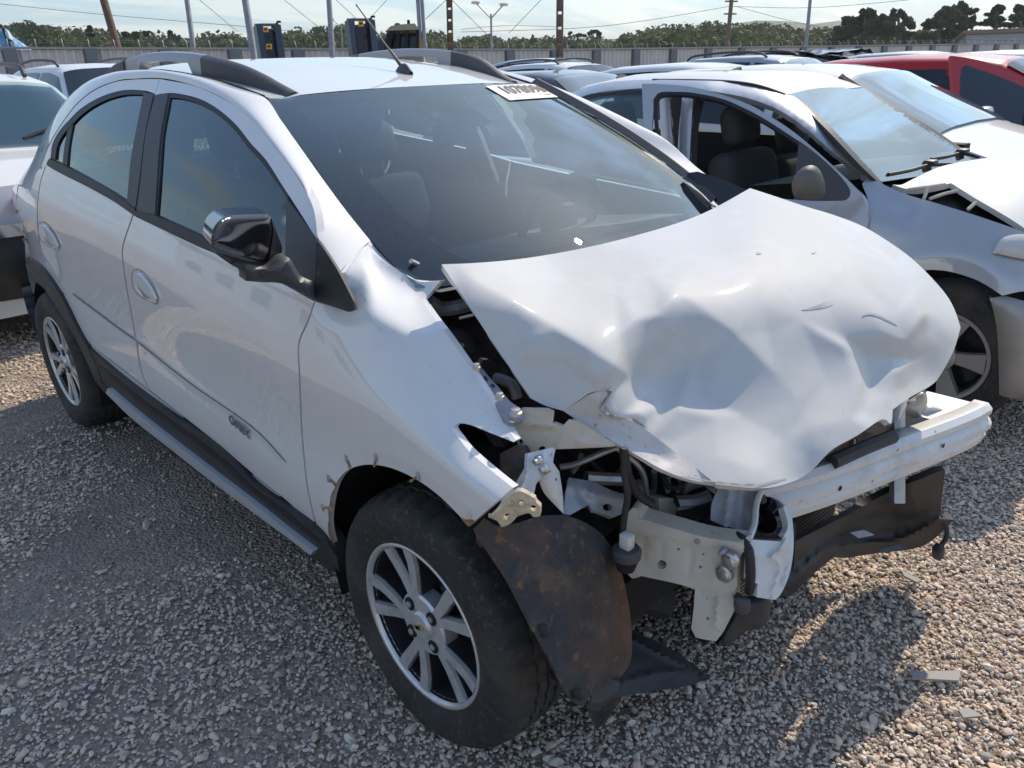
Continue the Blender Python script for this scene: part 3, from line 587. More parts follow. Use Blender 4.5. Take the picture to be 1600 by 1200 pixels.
# ---- interior
cabin = MB(); cabin.box((-1.3, 0, .36), (3.3, 1.44, .12)); cabin.box((-.42, 0, .62), (.06, 1.38, .62)); cabin.build('floor_pan', 'black', car)
V = [(-.10, -.60, 1.035), (-.10, .60, 1.035), (-.02, 0, 1.02), (-.45, -.68, .985), (-.45, .68, .985), (-.72, -.68, .95), (-.72, .68, .95), (-.80, -.68, .85), (-.80, .68, .85), (-.78, -.68, .55), (-.78, .68, .55)]
mesh('dashboard', V, [(0, 2, 1), (0, 1, 4, 3), (3, 4, 6, 5), (5, 6, 8, 7), (7, 8, 10, 9)], 'dash', car)
mb = MB()
for k in range(14): mb.box((-.24-.03*abs(k/13-.5), -.34+.68*k/13, 1.018), (.02, .046, .006))
mb.build('defroster_vent', 'black', car)
def seat(cx, cy, parent, hz=1.30, bz=.86):
    b = MB(); R = Matrix.Rotation(math.radians(-18), 3, 'Y')
    b.rbox((cx-.16, cy, bz), (.15, .46, .62), .055, 3, R); b.rbox((cx+.10, cy, .55), (.52, .48, .14), .05, 3); o = b.build('seat', 'seat2', parent)
    if True:
        hp = (cx-.275, cy, hz); hb = MB(); hb.rbox(hp, (.10, .27, .17), .05, 4, R); hb.build('headrest', 'seat2', o)
        for s in (-.06, .06): MB().tube([(cx-.28, cy+s, hz-.06), (cx-.25, cy+s, hz-.18)], .007, 8).build('headrest_post', 'steel', o)
    return o
seat(-1.12, -.36, car); seat(-1.43, .34, car, 1.195, .76); b = MB(); R = Matrix.Rotation(math.radians(-15), 3, 'Y'); b.rbox((-2.15, 0, .82), (.14, 1.22, .56), .05, 3, R); b.rbox((-1.92, 0, .55), (.5, 1.24, .14), .05, 3); rs = b.build('rear_seat', 'seat2', car)
for y in (-.40, .40): MB().rbox((-2.26, y, 1.13), (.09, .27, .15), .04, 3, R).build('headrest', 'seat2', rs)
mesh('headlining', [(-.95, -.5, 1.395), (-.95, .5, 1.395), (-2.6, -.53, 1.34), (-2.6, .53, 1.34), (-1.6, -.53, 1.45), (-1.6, .53, 1.45)], [(0, 1, 5, 4), (4, 5, 3, 2)], 'headliner', car)
rm = MB().rbox(Q(712, 208, 'y', -.03), (.03, .235, .07), .014, 3, Matrix.Rotation(math.radians(18), 3, 'Z')).build('interior_mirror', 'black', car)
sw = MB(); c = np.array((-.62, .36, .98)); R = Matrix.Rotation(math.radians(-65), 3, 'Y'); th = np.linspace(0, 2*math.pi, 33)
sw.tube([Vector(c)+R @ Vector((.18*math.cos(a), .18*math.sin(a), 0)) for a in th], .016, 8, False); sw.rbox(c, (.05, .16, .13), .02, 2); sw.build('steering_wheel', 'seat', car)
for sgn in (-1, 1): MB().tube([(-1.30, sgn*.74, .5), (-1.32, sgn*.72, .95), (-1.36, sgn*.64, 1.2), (-1.40, sgn*.55, 1.40)], .045, 8).build('centre_pillar_lining', 'headliner', car)
MB().rbox((-.66, -.33, 1.0), (.1, .3, .045), .02, 3).build('dash_hood', 'dash', car)

# ---- door mirror
mir = traced('side_mirror', [(330, 372, 1), (333, 358), (340, 347), (352, 339), (368, 336), (400, 335), (418, 335), (424, 341, 1), (426, 362), (422, 392), (416, 411, 1), (405, 409), (375, 400), (348, 390), (331, 383)],
    [(330, 375, 'y', -1.06), (424, 341, 'y', -.885), (416, 411, 'y', -.885), (340, 347, 'y', -1.035)], 'gloss', car, bulge=.016, edge=.11, edgevec=(-.85, .25, 0), step=4, plat=.40)
traced('mirror_back_edge', [(424, 341, 1), (432, 362), (441, 388), (436, 402, 1), (417, 411, 1), (423, 392), (427, 362)], [(424, 341, 'y', -.887), (441, 390, 'y', -.84), (418, 410, 'y', -.886)], 'plastic', mir, edge=.03, edgevec=(-1, 0, 0), step=5)
traced('mirror_arm', [(337, 392, 1), (350, 400), (378, 409), (412, 416), (436, 404), (452, 403), (458, 412, 1), (470, 432, 1), (490, 440, 1), (490, 468, 1), (468, 455), (440, 443), (410, 441), (384, 439, 1), (382, 426), (360, 413), (345, 402)],
    [(338, 393, 'y', -1.02), (410, 430, 'y', -.91), (490, 455, 'y', -.815), (456, 405, 'y', -.85)], 'plastic2', mir, bulge=.02, edge=.05, edgevec=(-1, .2, 0), step=6)
traced('mirror_joint', [(407, 427, 1), (420, 418), (438, 406), (451, 404), (452, 409, 1), (440, 424), (428, 427)], [(407, 427, 'y', -.925), (451, 405, 'y', -.862), (430, 427, 'y', -.9)], 'railblack', mir, bulge=.008, edge=.02, step=4)
# far side black corner trim beside the screen pillar
traced('wing_corner_trim', [(1074, 270, 1), (1090, 268, 1), (1130, 281), (1172, 299, 1), (1150, 312), (1122, 321, 1), (1104, 302)], [(1074, 270, 'y', .635), (1172, 299, 'y', .70), (1122, 321, 'y', .64)], 'gloss', car, edge=.02, step=7)
left_wing = mirrored(wing, car, 'front_wing')

# ---- wheels
def arm_angles(pxs, cy, cx=.022, cz=.315):
    return [math.atan2(p[2]-cz, p[0]-cx) for p in (onax(a, b, 1, cy) for a, b in pxs)]
ARM = arm_angles([(601, 855), (640, 856), (699, 926), (736, 988), (742, 1074), (719, 1098), (658, 1084), (622, 1036), (582, 957), (574, 903)], -.822)
_pm = [math.atan2(math.sin(ARM[2*i])+math.sin(ARM[2*i+1]), math.cos(ARM[2*i])+math.cos(ARM[2*i+1])) for i in range(5)]; _b = float(np.angle(np.mean([np.exp(1j*(p-i*-math.radians(72))) for i, p in enumerate(_pm)])))
ARM = [_b-i*math.radians(72)+s*math.radians(12.5) for i in range(5) for s in (1, -1)]
print('pairs', [round(math.degrees(p)) for p in _pm], round(math.degrees(_b)))
print('arms', [round(math.degrees(a)) for a in ARM])
def make_wheel(cx, sgn, detail=True, rot=0.0):
    cz = .315; yo = .823; s = sgn                   # outer face sits at y = s*yo
    Y = lambda h: s*h
    rim = MB(); rim.lathe([(.203, Y(yo-.006)), (.206, Y(yo-.002)), (.204, Y(yo+.002)), (.198, Y(yo+.001)), (.193, Y(yo-.006)), (.190, Y(yo-.016))], (cx, 0, cz), 96)
    o = rim.build('wheel', 'machined', car, sharp=None)
    MB().lathe([(.191, Y(yo-.008)), (.188, Y(yo-.04)), (.176, Y(yo-.09)), (.170, Y(yo-.15)), (.02, Y(yo-.155))], (cx, 0, cz), 64).build('rim_barrel', 'darkalloy', o)
    MB().lathe([(.135, Y(yo-.115)), (.135, Y(yo-.10)), (.075, Y(yo-.10)), (.07, Y(yo-.07)), (.0, Y(yo-.07))], (cx, 0, cz), 48).build('brake_disc', 'greysteel', o)
    if s < 0 and cx > -1:
        a = math.radians(190); MB().rbox((cx+.135*math.cos(a), Y(yo-.085), cz+.135*math.sin(a)), (.06, .05, .10), .012, 2).build('brake_caliper', 'red', o)
    # twin spokes
    dk = MB(); fc = MB(); hub = MB()
    for i in range(10):
        a = ARM[i]+rot; pa = ARM[i ^ 1]+rot; dm = math.atan2(math.sin(pa-a), math.cos(pa-a)); base = a+dm*.22
        for (mb_, wi, wo, y0, y1, tag_) in ((dk, .034, .046, yo-.062, yo-.012, 0), (fc, .0235, .034, yo-.0125, yo-.0035, 1)):
            V = []; st = [(.040, base+dm*.1, -.004), (.078, base, -.006), (.115, base+(a-base)*.6, -.007), (.155, a, -.005), (.1925, a, 0)]
            for k, (r, an, dip) in enumerate(st):
                hw = (wi+(wo-wi)*k/4)*.5*(1.0 if k else .8); c0 = (r*math.cos(an), r*math.sin(an)); tx, tz = -math.sin(an), math.cos(an)
                for (sg, yy) in ((-1, y0+dip), (-1, y1+dip), (1, y1+dip), (1, y0+dip)):
                    bev = 1.0 if yy < y1+dip-.001 else .9
                    V.append((cx+c0[0]+tx*hw*sg*bev, Y(yy), cz+c0[1]+tz*hw*sg*bev))
            F = [(k*4+j, k*4+(j+1) % 4, (k+1)*4+(j+1) % 4, (k+1)*4+j) for k in range(4) for j in range(4)]+[(0, 1, 2, 3), (19, 18, 17, 16)]
            mb_.add(V, F)
    dk.build('spoke_sides', 'darkalloy', o); fc.build('spoke_faces', 'machined', o)
    hub.lathe([(.078, Y(yo-.05)), (.078, Y(yo-.014)), (.072, Y(yo-.009)), (.036, Y(yo-.0085)), (.034, Y(yo-.006)), (.030, Y(yo-.001)), (.0, Y(yo+.001))], (cx, 0, cz), 48); hub.build('hub', 'machined', o)
    for i in range(4):
        a = ARM[0]+rot+.2+i*math.pi/2; q = (cx+.055*math.cos(a), 0, cz+.055*math.sin(a))
        MB().lathe([(.0165, Y(yo-.0125)), (.0165, Y(yo-.0055)), (.0, Y(yo-.0055))], q, 16).build('lug_pocket', 'black', o)
        MB().lathe([(.0085, Y(yo-.010)), (.0085, Y(yo-.002)), (.006, Y(yo+.0005)), (.0, Y(yo+.0005))], q, 6).build('lug_nut', 'greysteel', o)
    em = MB()
    for (w_, h_, off) in ((.036, .009, 0), (.014, .015, 0)): em.box((cx+off, Y(yo+.003), cz), (w_, .004, h_), Matrix.Rotation(-.25, 3, 'Y'))
    em.build('hub_emblem', 'gold', o)
    # tyre with tread blocks
    n = 180; V = []; F = []
    prof = [(.200, yo-.012), (.206, yo-.001), (.225, yo+.008), (.255, yo+.012), (.280, yo+.008), (.298, yo-.003), (.3085, yo-.017), (.3125, yo-.030), (.3150, yo-.046), (.3160, yo-.060), (.3085, yo-.0615), (.3085, yo-.068), (.3165, yo-.0695), (.3170, yo-.090), (.3090, yo-.0915), (.3090, yo-.098), (.3170, yo-.0995), (.3170, yo-.119), (.309, yo-.1205), (.309, yo-.127), (.316, yo-.1285), (.3150, yo-.150), (.310, yo-.172), (.296, yo-.190), (.25, yo-.198), (.2, yo-.185)]
    m = len(prof)
    for k in range(n):
        a = 2*math.pi*k/n
        for i, (r, h) in enumerate(prof):
            if i in (6, 7, 8, 9) and k % 5 < 2: r -= .008 if i > 6 else .004
            if i in (2, 4): r += .0; h += .0015*(1 if i == 4 else -1)
            if i in (12, 13, 16, 17) and k % 5 == 0: r -= .005
            bul = .007*max(0, -math.sin(a))**14 if 1 < i < 7 else 0
            zz = cz+r*math.sin(a); V.append((cx+r*math.cos(a), Y(h+bul), max(zz, .004)))
    for k in range(n):
        for i in range(m-1): F.append((k*m+i, ((k+1) % n)*m+i, ((k+1) % n)*m+i+1, k*m+i+1))
    if s > 0: F = [f[::-1] for f in F]
    mesh('tyre', V, F, 'rubber', o, sharp=32)
    return o
make_wheel(.022, -1); make_wheel(-2.528, -1, rot=math.radians(16)); make_wheel(0.0, 1, rot=.5); make_wheel(-2.528, 1, rot=.9)
def well(cx, a0, a1, sgn, r=.375):
    b = MB(); V = []; F = []; n = 24
    for k in range(n+1):
        a = a0+(a1-a0)*k/n
        for y in (.80, .52): V.append((cx+r*math.cos(a), sgn*y, .32+r*math.sin(a)))
    F = [(2*k, 2*k+1, 2*k+3, 2*k+2) for k in range(n)]; b.add(V, F)
    V = [(cx, sgn*.53, .32)]+[(cx+(r+.04)*math.cos(a0+(a1-a0)*k/n), sgn*.53, .32+(r+.04)*math.sin(a0+(a1-a0)*k/n)) for k in range(n+1)]
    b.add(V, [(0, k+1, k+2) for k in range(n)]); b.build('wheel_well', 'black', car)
for sg in (-1, 1): well(-2.528, -.35, math.pi+.35, sg); well(0.0, math.radians(40), math.pi+.35, sg)

# ---- crushed bonnet
HA = [(690, 413, 'y', -.64), (1172, 295, 'y', .64), (1000, 366, 'y', 0.0), (840, 401, 'y', -.33), (1095, 331, 'y', .33),
      (735, 431, 'y', -.615), (800, 470, 'y', -.585), (860, 510, 'y', -.555), (958, 572, 'y', -.515),
      (760, 520, 'y', -.665), (830, 620, 'y', -.64), (885, 640, 'y', -.60), (955, 640, 'y', -.545), (960, 690, 'y', -.55),
      (1190, 763, 'y', -.42), (1080, 748, 'y', -.50), (1250, 752, 'y', -.30), (1300, 702, 'y', -.20), (1380, 655, 'y', .0), (1460, 597, 'y', .34), (1500, 511, 'y', .56),
      (1300, 335, 'y', .66), (1400, 385, 'y', .67), (1478, 458, 'y', .65),
      (1050, 465, 'z', 1.02), (1180, 420, 'z', 1.04), (1300, 430, 'z', 1.01), (1400, 490, 'z', .93), (1220, 590, 'z', .865), (1330, 560, 'z', .865), (1110, 650, 'z', .82), (1020, 590, 'z', .885)]
HOOD = [(690, 413, 1), (740, 411), (800, 406), (850, 399), (900, 390), (950, 379), (1000, 366), (1060, 348), (1110, 328), (1172, 294, 1), (1215, 308), (1260, 323), (1300, 335), (1345, 352), (1380, 372), (1420, 400), (1450, 428), (1478, 460), (1492, 485), (1501, 512, 1), (1490, 548), (1470, 585), (1455, 602),
        (1420, 622), (1395, 640, 1), (1392, 662), (1378, 655), (1340, 680), (1300, 703), (1268, 735), (1240, 752), (1192, 763), (1120, 757, 1), (1060, 710), (1010, 672), (985, 655, 1), (962, 652), (945, 637), (955, 611, 1), (925, 613), (905, 625), (880, 642, 1), (853, 634), (829, 622, 1), (795, 572), (760, 520), (725, 466)]
# straight-edged buckles: each point carries how far the sheet stands out from its mean surface
FOLD = [(735, 433, .012), (800, 469, .020), (860, 509, .025), (920, 546, .023), (962, 572, .020), (800, 520, .0), (880, 572, -.008), (930, 606, .002), (985, 590, -.016), (1005, 618, -.013), (1035, 632, -.004),
  (968, 525, .012), (990, 503, .020), (1030, 493, .026), (1050, 460, .031), (1073, 463, .027), (1150, 523, .023), (1213, 583, .021), (1245, 622, .016), (1272, 670, .010), (1085, 560, -.012), (1060, 530, -.004), (1100, 620, -.005), (1160, 650, .0),
  (960, 650, .010), (1000, 648, .016), (1060, 640, .016), (1120, 652, .006), (1050, 690, .0), (1120, 715, .004), (1190, 735, .008), (1140, 455, .012), (1190, 472, .004), (900, 450, .0), (960, 430, -.003), (1010, 425, .003), (1090, 398, .006), (1180, 352, .008),
  (1283, 348, .012), (1340, 412, .014), (1423, 470, .014), (1450, 488, .008), (1262, 366, -.007), (1330, 430, -.007), (1400, 488, -.004), (1370, 384, .004), (1430, 437, .0), (1207, 417, -.007), (1287, 467, -.009), (1317, 530, .004), (1130, 410, .004), (1250, 500, .007), (1200, 520, .004),
  (1318, 539, .024), (1333, 577, .022), (1337, 600, .018), (1328, 652, .010), (1349, 552, -.012), (1358, 600, -.018), (1350, 640, -.010), (1390, 562, -.013), (1380, 521, .016), (1437, 497, .021), (1415, 535, .015), (1398, 580, .015), (1388, 620, .006), (1448, 514, -.010), (1440, 556, -.013), (1425, 596, -.004), (1472, 500, .006),
  (1290, 590, .010), (1260, 640, .007), (1225, 690, .004)]
_hl = outline(HOOD, 4.6); _hb = _hl[::5]
_fp = np.array([f[:2] for f in FOLD]+[tuple(p) for p in _hb], float); _fv = np.array([f[2] for f in FOLD]+[0.0]*len(_hb))
_ov, _, _of, _oi, _, _ = delaunay_2d_cdt([Vector(p) for p in _fp], [], [], 0, 1e-6); _op = np.array([v[:] for v in _ov]); _os = np.array([_fv[o[0]] if len(o) else 0 for o in _oi])
def fold(p):
    p = np.asarray(p, float); h = np.zeros(len(p))
    for f in _of:
        a, b, c = _op[list(f)[0]], _op[list(f)[1]], _op[list(f)[2]]; den = (b[1]-c[1])*(a[0]-c[0])+(c[0]-b[0])*(a[1]-c[1])
        if abs(den) < 1e-9: continue
        l1 = ((b[1]-c[1])*(p[:, 0]-c[0])+(c[0]-b[0])*(p[:, 1]-c[1]))/den; l2 = ((c[1]-a[1])*(p[:, 0]-c[0])+(a[0]-c[0])*(p[:, 1]-c[1]))/den; l3 = 1-l1-l2
        m = (l1 >= -1e-6) & (l2 >= -1e-6) & (l3 >= -1e-6); h[m] = (l1*_os[f[0]]+l2*_os[f[1]]+l3*_os[f[2]])[m]
    return h
_P, _T = fill([_hl], 4.6); _h = fold(_P); _nb = np.zeros(len(_P)); _on = seg_dist(_P, _hl) < .5
for _ in range(2):                                # round the folds a little, as sheet steel does
    s_ = np.zeros(len(_P)); c_ = np.zeros(len(_P))
    for i, j in ((0, 1), (1, 2), (2, 0), (1, 0), (2, 1), (0, 2)): np.add.at(s_, _T[:, i], _h[_T[:, j]]); np.add.at(c_, _T[:, i], 1)
    _h = np.where(_on, 0, .4*_h+.6*s_/np.maximum(c_, 1))
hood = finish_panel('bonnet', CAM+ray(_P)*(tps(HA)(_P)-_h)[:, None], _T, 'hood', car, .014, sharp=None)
LIPA = [(880, 641, 'y', -.605), (955, 611, 'y', -.545), (960, 655, 'y', -.535), (985, 655, 'y', -.52), (960, 690, 'y', -.56), (1040, 735, 'y', -.525), (1120, 757, 'y', -.475), (1060, 708, 'y', -.475)]
lip = traced('torn_bonnet_edge', [(880, 642, 1), (905, 626), (926, 614), (955, 611, 1), (943, 626), (946, 640), (962, 652), (985, 656), (1010, 672), (1060, 710), (1120, 757, 1), (1080, 750), (1040, 736), (1000, 714), (962, 692), (920, 668)], LIPA, 'scuffed', hood, edge=.010, step=6, creases=[([(900, 650), (960, 672), (1040, 718)], -.006, 16, 1), ([(930, 625), (940, 655)], .006, 10, 1)])
traced('paint_chip', [(940, 614), (956, 611), (950, 622), (946, 636), (960, 640), (948, 646), (936, 640), (942, 626)], [(940, 614, 'y', -.553), (956, 611, 'y', -.548), (948, 646, 'y', -.540), (936, 640, 'y', -.555)], 'greysteel', hood, edge=.004, step=3)
for k, P in enumerate(([(1253, 484), (1275, 478), (1290, 471), (1302, 473), (1292, 480), (1268, 484)], [(1347, 495), (1356, 489), (1370, 491), (1388, 500), (1402, 509), (1386, 502), (1368, 494), (1356, 492)])):
    dp = tps(HA); lpp = outline(P, 4); PP, TT = fill([lpp], 4); finish_panel('paint_scratch', CAM+ray(PP)*(dp(PP)-fold(PP)-.002)[:, None], TT, 'greysteel', hood, .001)

for k, P in enumerate(([(938, 641), (944, 630), (955, 612), (951, 624), (947, 636), (962, 650), (986, 654), (1012, 668), (984, 657), (960, 655), (946, 645)], [(1066, 744), (1120, 752), (1180, 756), (1230, 746), (1180, 758), (1120, 754)], [(1268, 395), (1276, 392), (1272, 397)], [(1184, 392), (1190, 396), (1182, 397)])):
    dp = tps(HA); lpp = outline(P, 3); PP, TT = fill([lpp], 3); finish_panel('paint_chip', CAM+ray(PP)*(dp(PP)-fold(PP)-.0035)[:, None], TT, 'scuffmark', hood, .001)
# ---- engine bay seen through the gap and the missing front
traced('bay_shade_sheet', [(655, 440, 1), (700, 425, 1), (790, 520), (900, 620), (1000, 640, 1), (1200, 740, 1), (1245, 800, 1), (1240, 895, 1), (1170, 905, 1), (1060, 890), (985, 860), (900, 830), (850, 790), (760, 680), (690, 540)],
    [(690, 440, 'y', -.46), (800, 620, 'y', -.48), (950, 700, 'y', -.22), (1190, 790, 'y', -.02), (1200, 890, 'y', -.12), (980, 850, 'y', -.32), (850, 760, 'y', -.50)], 'bay', car, edge=.02, step=14, rough=.012)  # dark sheet standing in for the shade inside the bay
tpx('cowl_pipe', [(668, 470, 'y', -.60), (690, 482, 'y', -.56), (715, 480, 'y', -.54), (735, 474, 'y', -.5)], .018, 'greysteel', car)
tpx('wiper_arm', [(642, 408, 'y', -.60), (665, 418, 'y', -.55), (700, 428, 'y', -.48)], .006, 'steel', car)
tpx('bonnet_stay', [(718, 497, 'y', -.55), (740, 492, 'y', -.53)], .004, 'steel', car)
tpx('hose', [(700, 520, 'y', -.55), (722, 530, 'y', -.53), (735, 560, 'y', -.53), (765, 580, 'y', -.55)], .022, 'plastic', car)
tpx('hose', [(775, 590, 'y', -.56), (800, 600, 'y', -.56), (808, 622, 'y', -.56)], .012, 'greysteel', car)
# wing rail strip with bolts
wr = traced('wing_rail', [(733, 572, 1), (742, 569), (752, 574), (765, 590), (780, 606), (797, 627), (818, 642), (817, 655, 1), (803, 660), (795, 658), (788, 655, 1), (759, 608)], [(735, 572, 'y', -.69), (815, 645, 'y', -.685), (760, 610, 'y', -.705), (795, 656, 'y', -.72)], 'greysteel', car, edge=.012, step=5, holes=[[(754, 589), (758, 587), (763, 594), (758, 596)], [(766, 601), (771, 599), (774, 605), (769, 606)]])
for (px, py, r) in ((745, 577, .009), (781, 623, .0095), (806, 648, .013)):
    c = Q(px, py, 'y', -.715); MB().lathe([(r, 0), (r, .006), (r*.75, .008), (r*.7, .012), (0, .013)], c, 12, 'z').build('bolt', 'steel', wr)
traced('upper_rail', [(792, 662, 1), (817, 641, 1), (857, 642, 1), (866, 646, 1), (864, 660, 1), (878, 667, 1), (889, 655, 1), (908, 662, 1), (966, 696, 1), (957, 698), (920, 700), (866, 702, 1), (861, 713, 1), (833, 711, 1), (817, 718, 1), (810, 690)],
    [(792, 662, 'y', -.70), (964, 695, 'y', -.555), (833, 711, 'y', -.665), (866, 646, 'y', -.635)], 'primer', car, edge=.015, step=5, creases=[([(815, 662), (866, 664)], .010, 9, 1), ([(870, 700), (885, 672), (893, 660)], .006, 6, 1), ([(905, 690), (950, 697)], .006, 9, 1)], holes=[[(809, 690), (814, 686), (818, 691), (814, 697), (810, 696)], [(842, 700), (848, 697), (853, 700), (850, 707), (843, 708)]])
traced('headlamp_bracket', [(803, 760, 1), (819, 732, 1), (820, 709, 1), (829, 707), (843, 704, 1), (864, 699, 1), (861, 713, 1), (859, 734, 1), (845, 740, 1), (833, 754, 1), (829, 773, 1), (824, 775, 1)],
    [(803, 760, 'y', -.76), (864, 699, 'y', -.69), (829, 773, 'y', -.755), (820, 709, 'y', -.72)], 'chassis', car, edge=.014, step=4, creases=[([(825, 712), (823, 740), (812, 765)], .010, 5, 1), ([(850, 705), (845, 735)], .006, 5, 1)])
for (px, py) in ((843, 719), (838, 735), (852, 732)):
    c = Q(px, py, 'y', -.715); MB().lathe([(.011, 0), (.011, -.004), (.007, -.006), (.006, -.014), (0, -.015)], c, 10, 'y').build('bolt', 'steel', car)
traced('bumper_bracket', [(805, 769, 1), (815, 768), (836, 779, 1), (838, 785), (845, 792, 1), (844, 806), (833, 808, 1), (826, 802), (808, 807, 1), (798, 818), (784, 824, 1), (777, 814, 1), (763, 808, 1), (787, 783, 1)],
    [(805, 769, 'y', -.835), (845, 792, 'y', -.80), (784, 824, 'y', -.82), (763, 808, 'y', -.85)], 'beige', car, edge=.008, step=3.5, creases=[([(770, 806), (800, 786), (830, 788)], .012, 5, 1), ([(786, 818), (805, 800), (828, 798)], .010, 4, 1), ([(800, 775), (808, 800)], -.008, 5, 1)], holes=[[(812, 781), (820, 784), (817, 790), (810, 787)], [(829, 791), (836, 790), (838, 797), (832, 799)], [(788, 805), (798, 802), (796, 811), (788, 812)]])
traced('duct_cover', [(781, 709, 1), (808, 695, 1), (819, 720, 1), (798, 753, 1), (782, 737, 1)], [(781, 709, 'y', -.74), (808, 695, 'y', -.72), (798, 753, 'y', -.75)], 'rustliner', car, edge=.05, step=6)
traced('bent_inner_panel', [(840, 746, 1), (861, 718, 1), (874, 737, 1), (879, 770), (881, 803, 1), (868, 790), (850, 770)], [(840, 746, 'y', -.70), (861, 718, 'y', -.67), (881, 803, 'y', -.66)], 'chassis', car, bulge=.01, edge=.012, step=5, holes=[[(867, 746), (871, 747), (871, 752), (867, 751)]])
traced('bent_inner_panel', [(881, 803, 1), (890, 805, 1), (920, 788, 1), (924, 796, 1), (958, 809, 1), (973, 802, 1), (985, 775, 1), (955, 766, 1), (925, 752, 1), (889, 746, 1), (884, 768)], [(881, 803, 'y', -.655), (920, 788, 'y', -.60), (973, 802, 'y', -.52), (955, 766, 'y', -.52), (889, 746, 'y', -.60)], 'greysteel', car, edge=.012, step=5, holes=[[(942, 790), (950, 787), (957, 791), (953, 798), (944, 797)]], creases=[([(889, 760), (925, 770), (985, 782)], .012, 12, 1), ([(920, 788), (905, 765)], -.014, 12, 1)])
for nm, pts, r, mt in (('ac_pipe', [(875, 730, 'y', -.55), (895, 727, 'y', -.53), (945, 706, 'y', -.47), (962, 700, 'y', -.45), (985, 716, 'y', -.42), (1003, 735, 'y', -.40), (1010, 765, 'y', -.38), (1014, 790, 'y', -.38)], .007, 'alu'),
                       ('intake_pipe', [(915, 746, 'y', -.50), (945, 748, 'y', -.46), (978, 749, 'y', -.43)], .015, 'steel'),
                       ('ac_hose', [(995, 758, 'y', -.36), (1004, 762, 'y', -.36), (1006, 790, 'y', -.37), (1000, 806, 'y', -.38)], .016, 'alu'),
                       ('hose', [(1040, 727, 'y', -.28), (1041, 750, 'y', -.28), (1046, 770, 'y', -.29)], .010, 'alu'),
                       ('hose', [(1058, 768, 'y', -.27), (1080, 757, 'y', -.25), (1105, 751, 'y', -.22)], .013, 'greysteel'),
                       ('cable', [(975, 700, 'y', -.55), (978, 730, 'y', -.55), (985, 752, 'y', -.53), (1000, 775, 'y', -.50), (1020, 787, 'y', -.48)], .010, 'cable'),
                       ('cable', [(976, 700, 'y', -.56), (975, 740, 'y', -.56), (981, 770, 'y', -.56), (976, 805, 'y', -.56), (972, 838, 'y', -.56)], .007, 'cable'),
                       ('cable', [(1108, 812, 'y', -.36), (1135, 828, 'y', -.37), (1160, 842, 'y', -.40), (1170, 860, 'y', -.41), (1173, 900, 'y', -.41), (1171, 925, 'y', -.40)], .010, 'cable')):
    tpx(nm, pts, r, mt, car)
c = Q(979, 862, 'y', -.57); ls = MB().lathe([(.030, -.012), (.031, .004), (.026, .010), (0, .010)], c, 24, 'z').build('lamp_socket', 'plastic2', car)
MB().lathe([(.018, -.042), (.022, -.030), (.028, -.012), (.0, -.012)], c, 20, 'z').build('socket_body', 'black', ls); MB().rbox(c+np.array((0, 0, .026)), (.026, .022, .034), .004, 2).build('plug', 'whiteplastic', ls)
traced('relay_box', [(1029, 778, 1), (1053, 779, 1), (1057, 797, 1), (1056, 815, 1), (1034, 813, 1), (1030, 796, 1)], [(1029, 778, 'y', -.38), (1057, 797, 'y', -.33), (1034, 813, 'y', -.38)], 'whiteplastic', car, edge=.05, step=6, creases=[([(1031, 796), (1056, 797)], -.004, 2.5, 1)])
tpx('canister', [(1056, 786, 'y', -.31), (1085, 785, 'y', -.28), (1110, 777, 'y', -.25)], .019, 'alu', car)
traced('duct_flap', [(1058, 798, 1), (1112, 789, 1), (1128, 798, 1), (1105, 806), (1062, 822, 1)], [(1058, 798, 'y', -.34), (1128, 798, 'y', -.26), (1062, 822, 'y', -.36)], 'plastic', car, edge=.015, step=6)
RG = random.Random(21)
for k in range(16):
    x0_, y0_ = RG.uniform(885, 1130), RG.uniform(705, 760); x1_, y1_ = x0_+RG.uniform(-60, 90), y0_+RG.uniform(15, 70); yy = -.40+.20*(x0_-885)/250+RG.uniform(-.06, .05)
    y1_ = min(y1_, 800+.2*(x1_-980)); y0_ = max(y0_, 700+.28*(x0_-900)); tpx('hose' if k % 3 else 'cable', [(x0_, y0_, 'y', yy), ((x0_+x1_)/2+RG.uniform(-20, 20), (y0_+y1_)/2+RG.uniform(-5, 14), 'y', yy+RG.uniform(-.05, .05)), (x1_, y1_, 'y', yy+RG.uniform(-.05, .05))], RG.choice((.004, .005, .007, .011)), RG.choice(('cable', 'cable', 'plastic2', 'alu', 'greysteel', 'rubber')), car)
for k in range(9):
    x0_, y0_ = RG.uniform(900, 1120), RG.uniform(735, 785); MB().rbox(Q(x0_, y0_, 'y', -.34+.16*(x0_-885)/250), (RG.uniform(.02, .05), RG.uniform(.02, .06), RG.uniform(.015, .04)), .004, 1, Matrix.Rotation(RG.uniform(-.6, .6), 3, RG.choice('XYZ'))).build('connector', RG.choice(('plastic', 'plastic2', 'greysteel', 'whiteplastic', 'bay')), car)
for k in range(7):
    x0_ = 664+k*13; tpx('cable', [(700+k*14, 520+k*18, 'y', -.56), (712+k*13, 535+k*17, 'y', -.54), (722+k*14, 540+k*18, 'y', -.56)], .006, RG.choice(('cable', 'greysteel', 'plastic2')), car)
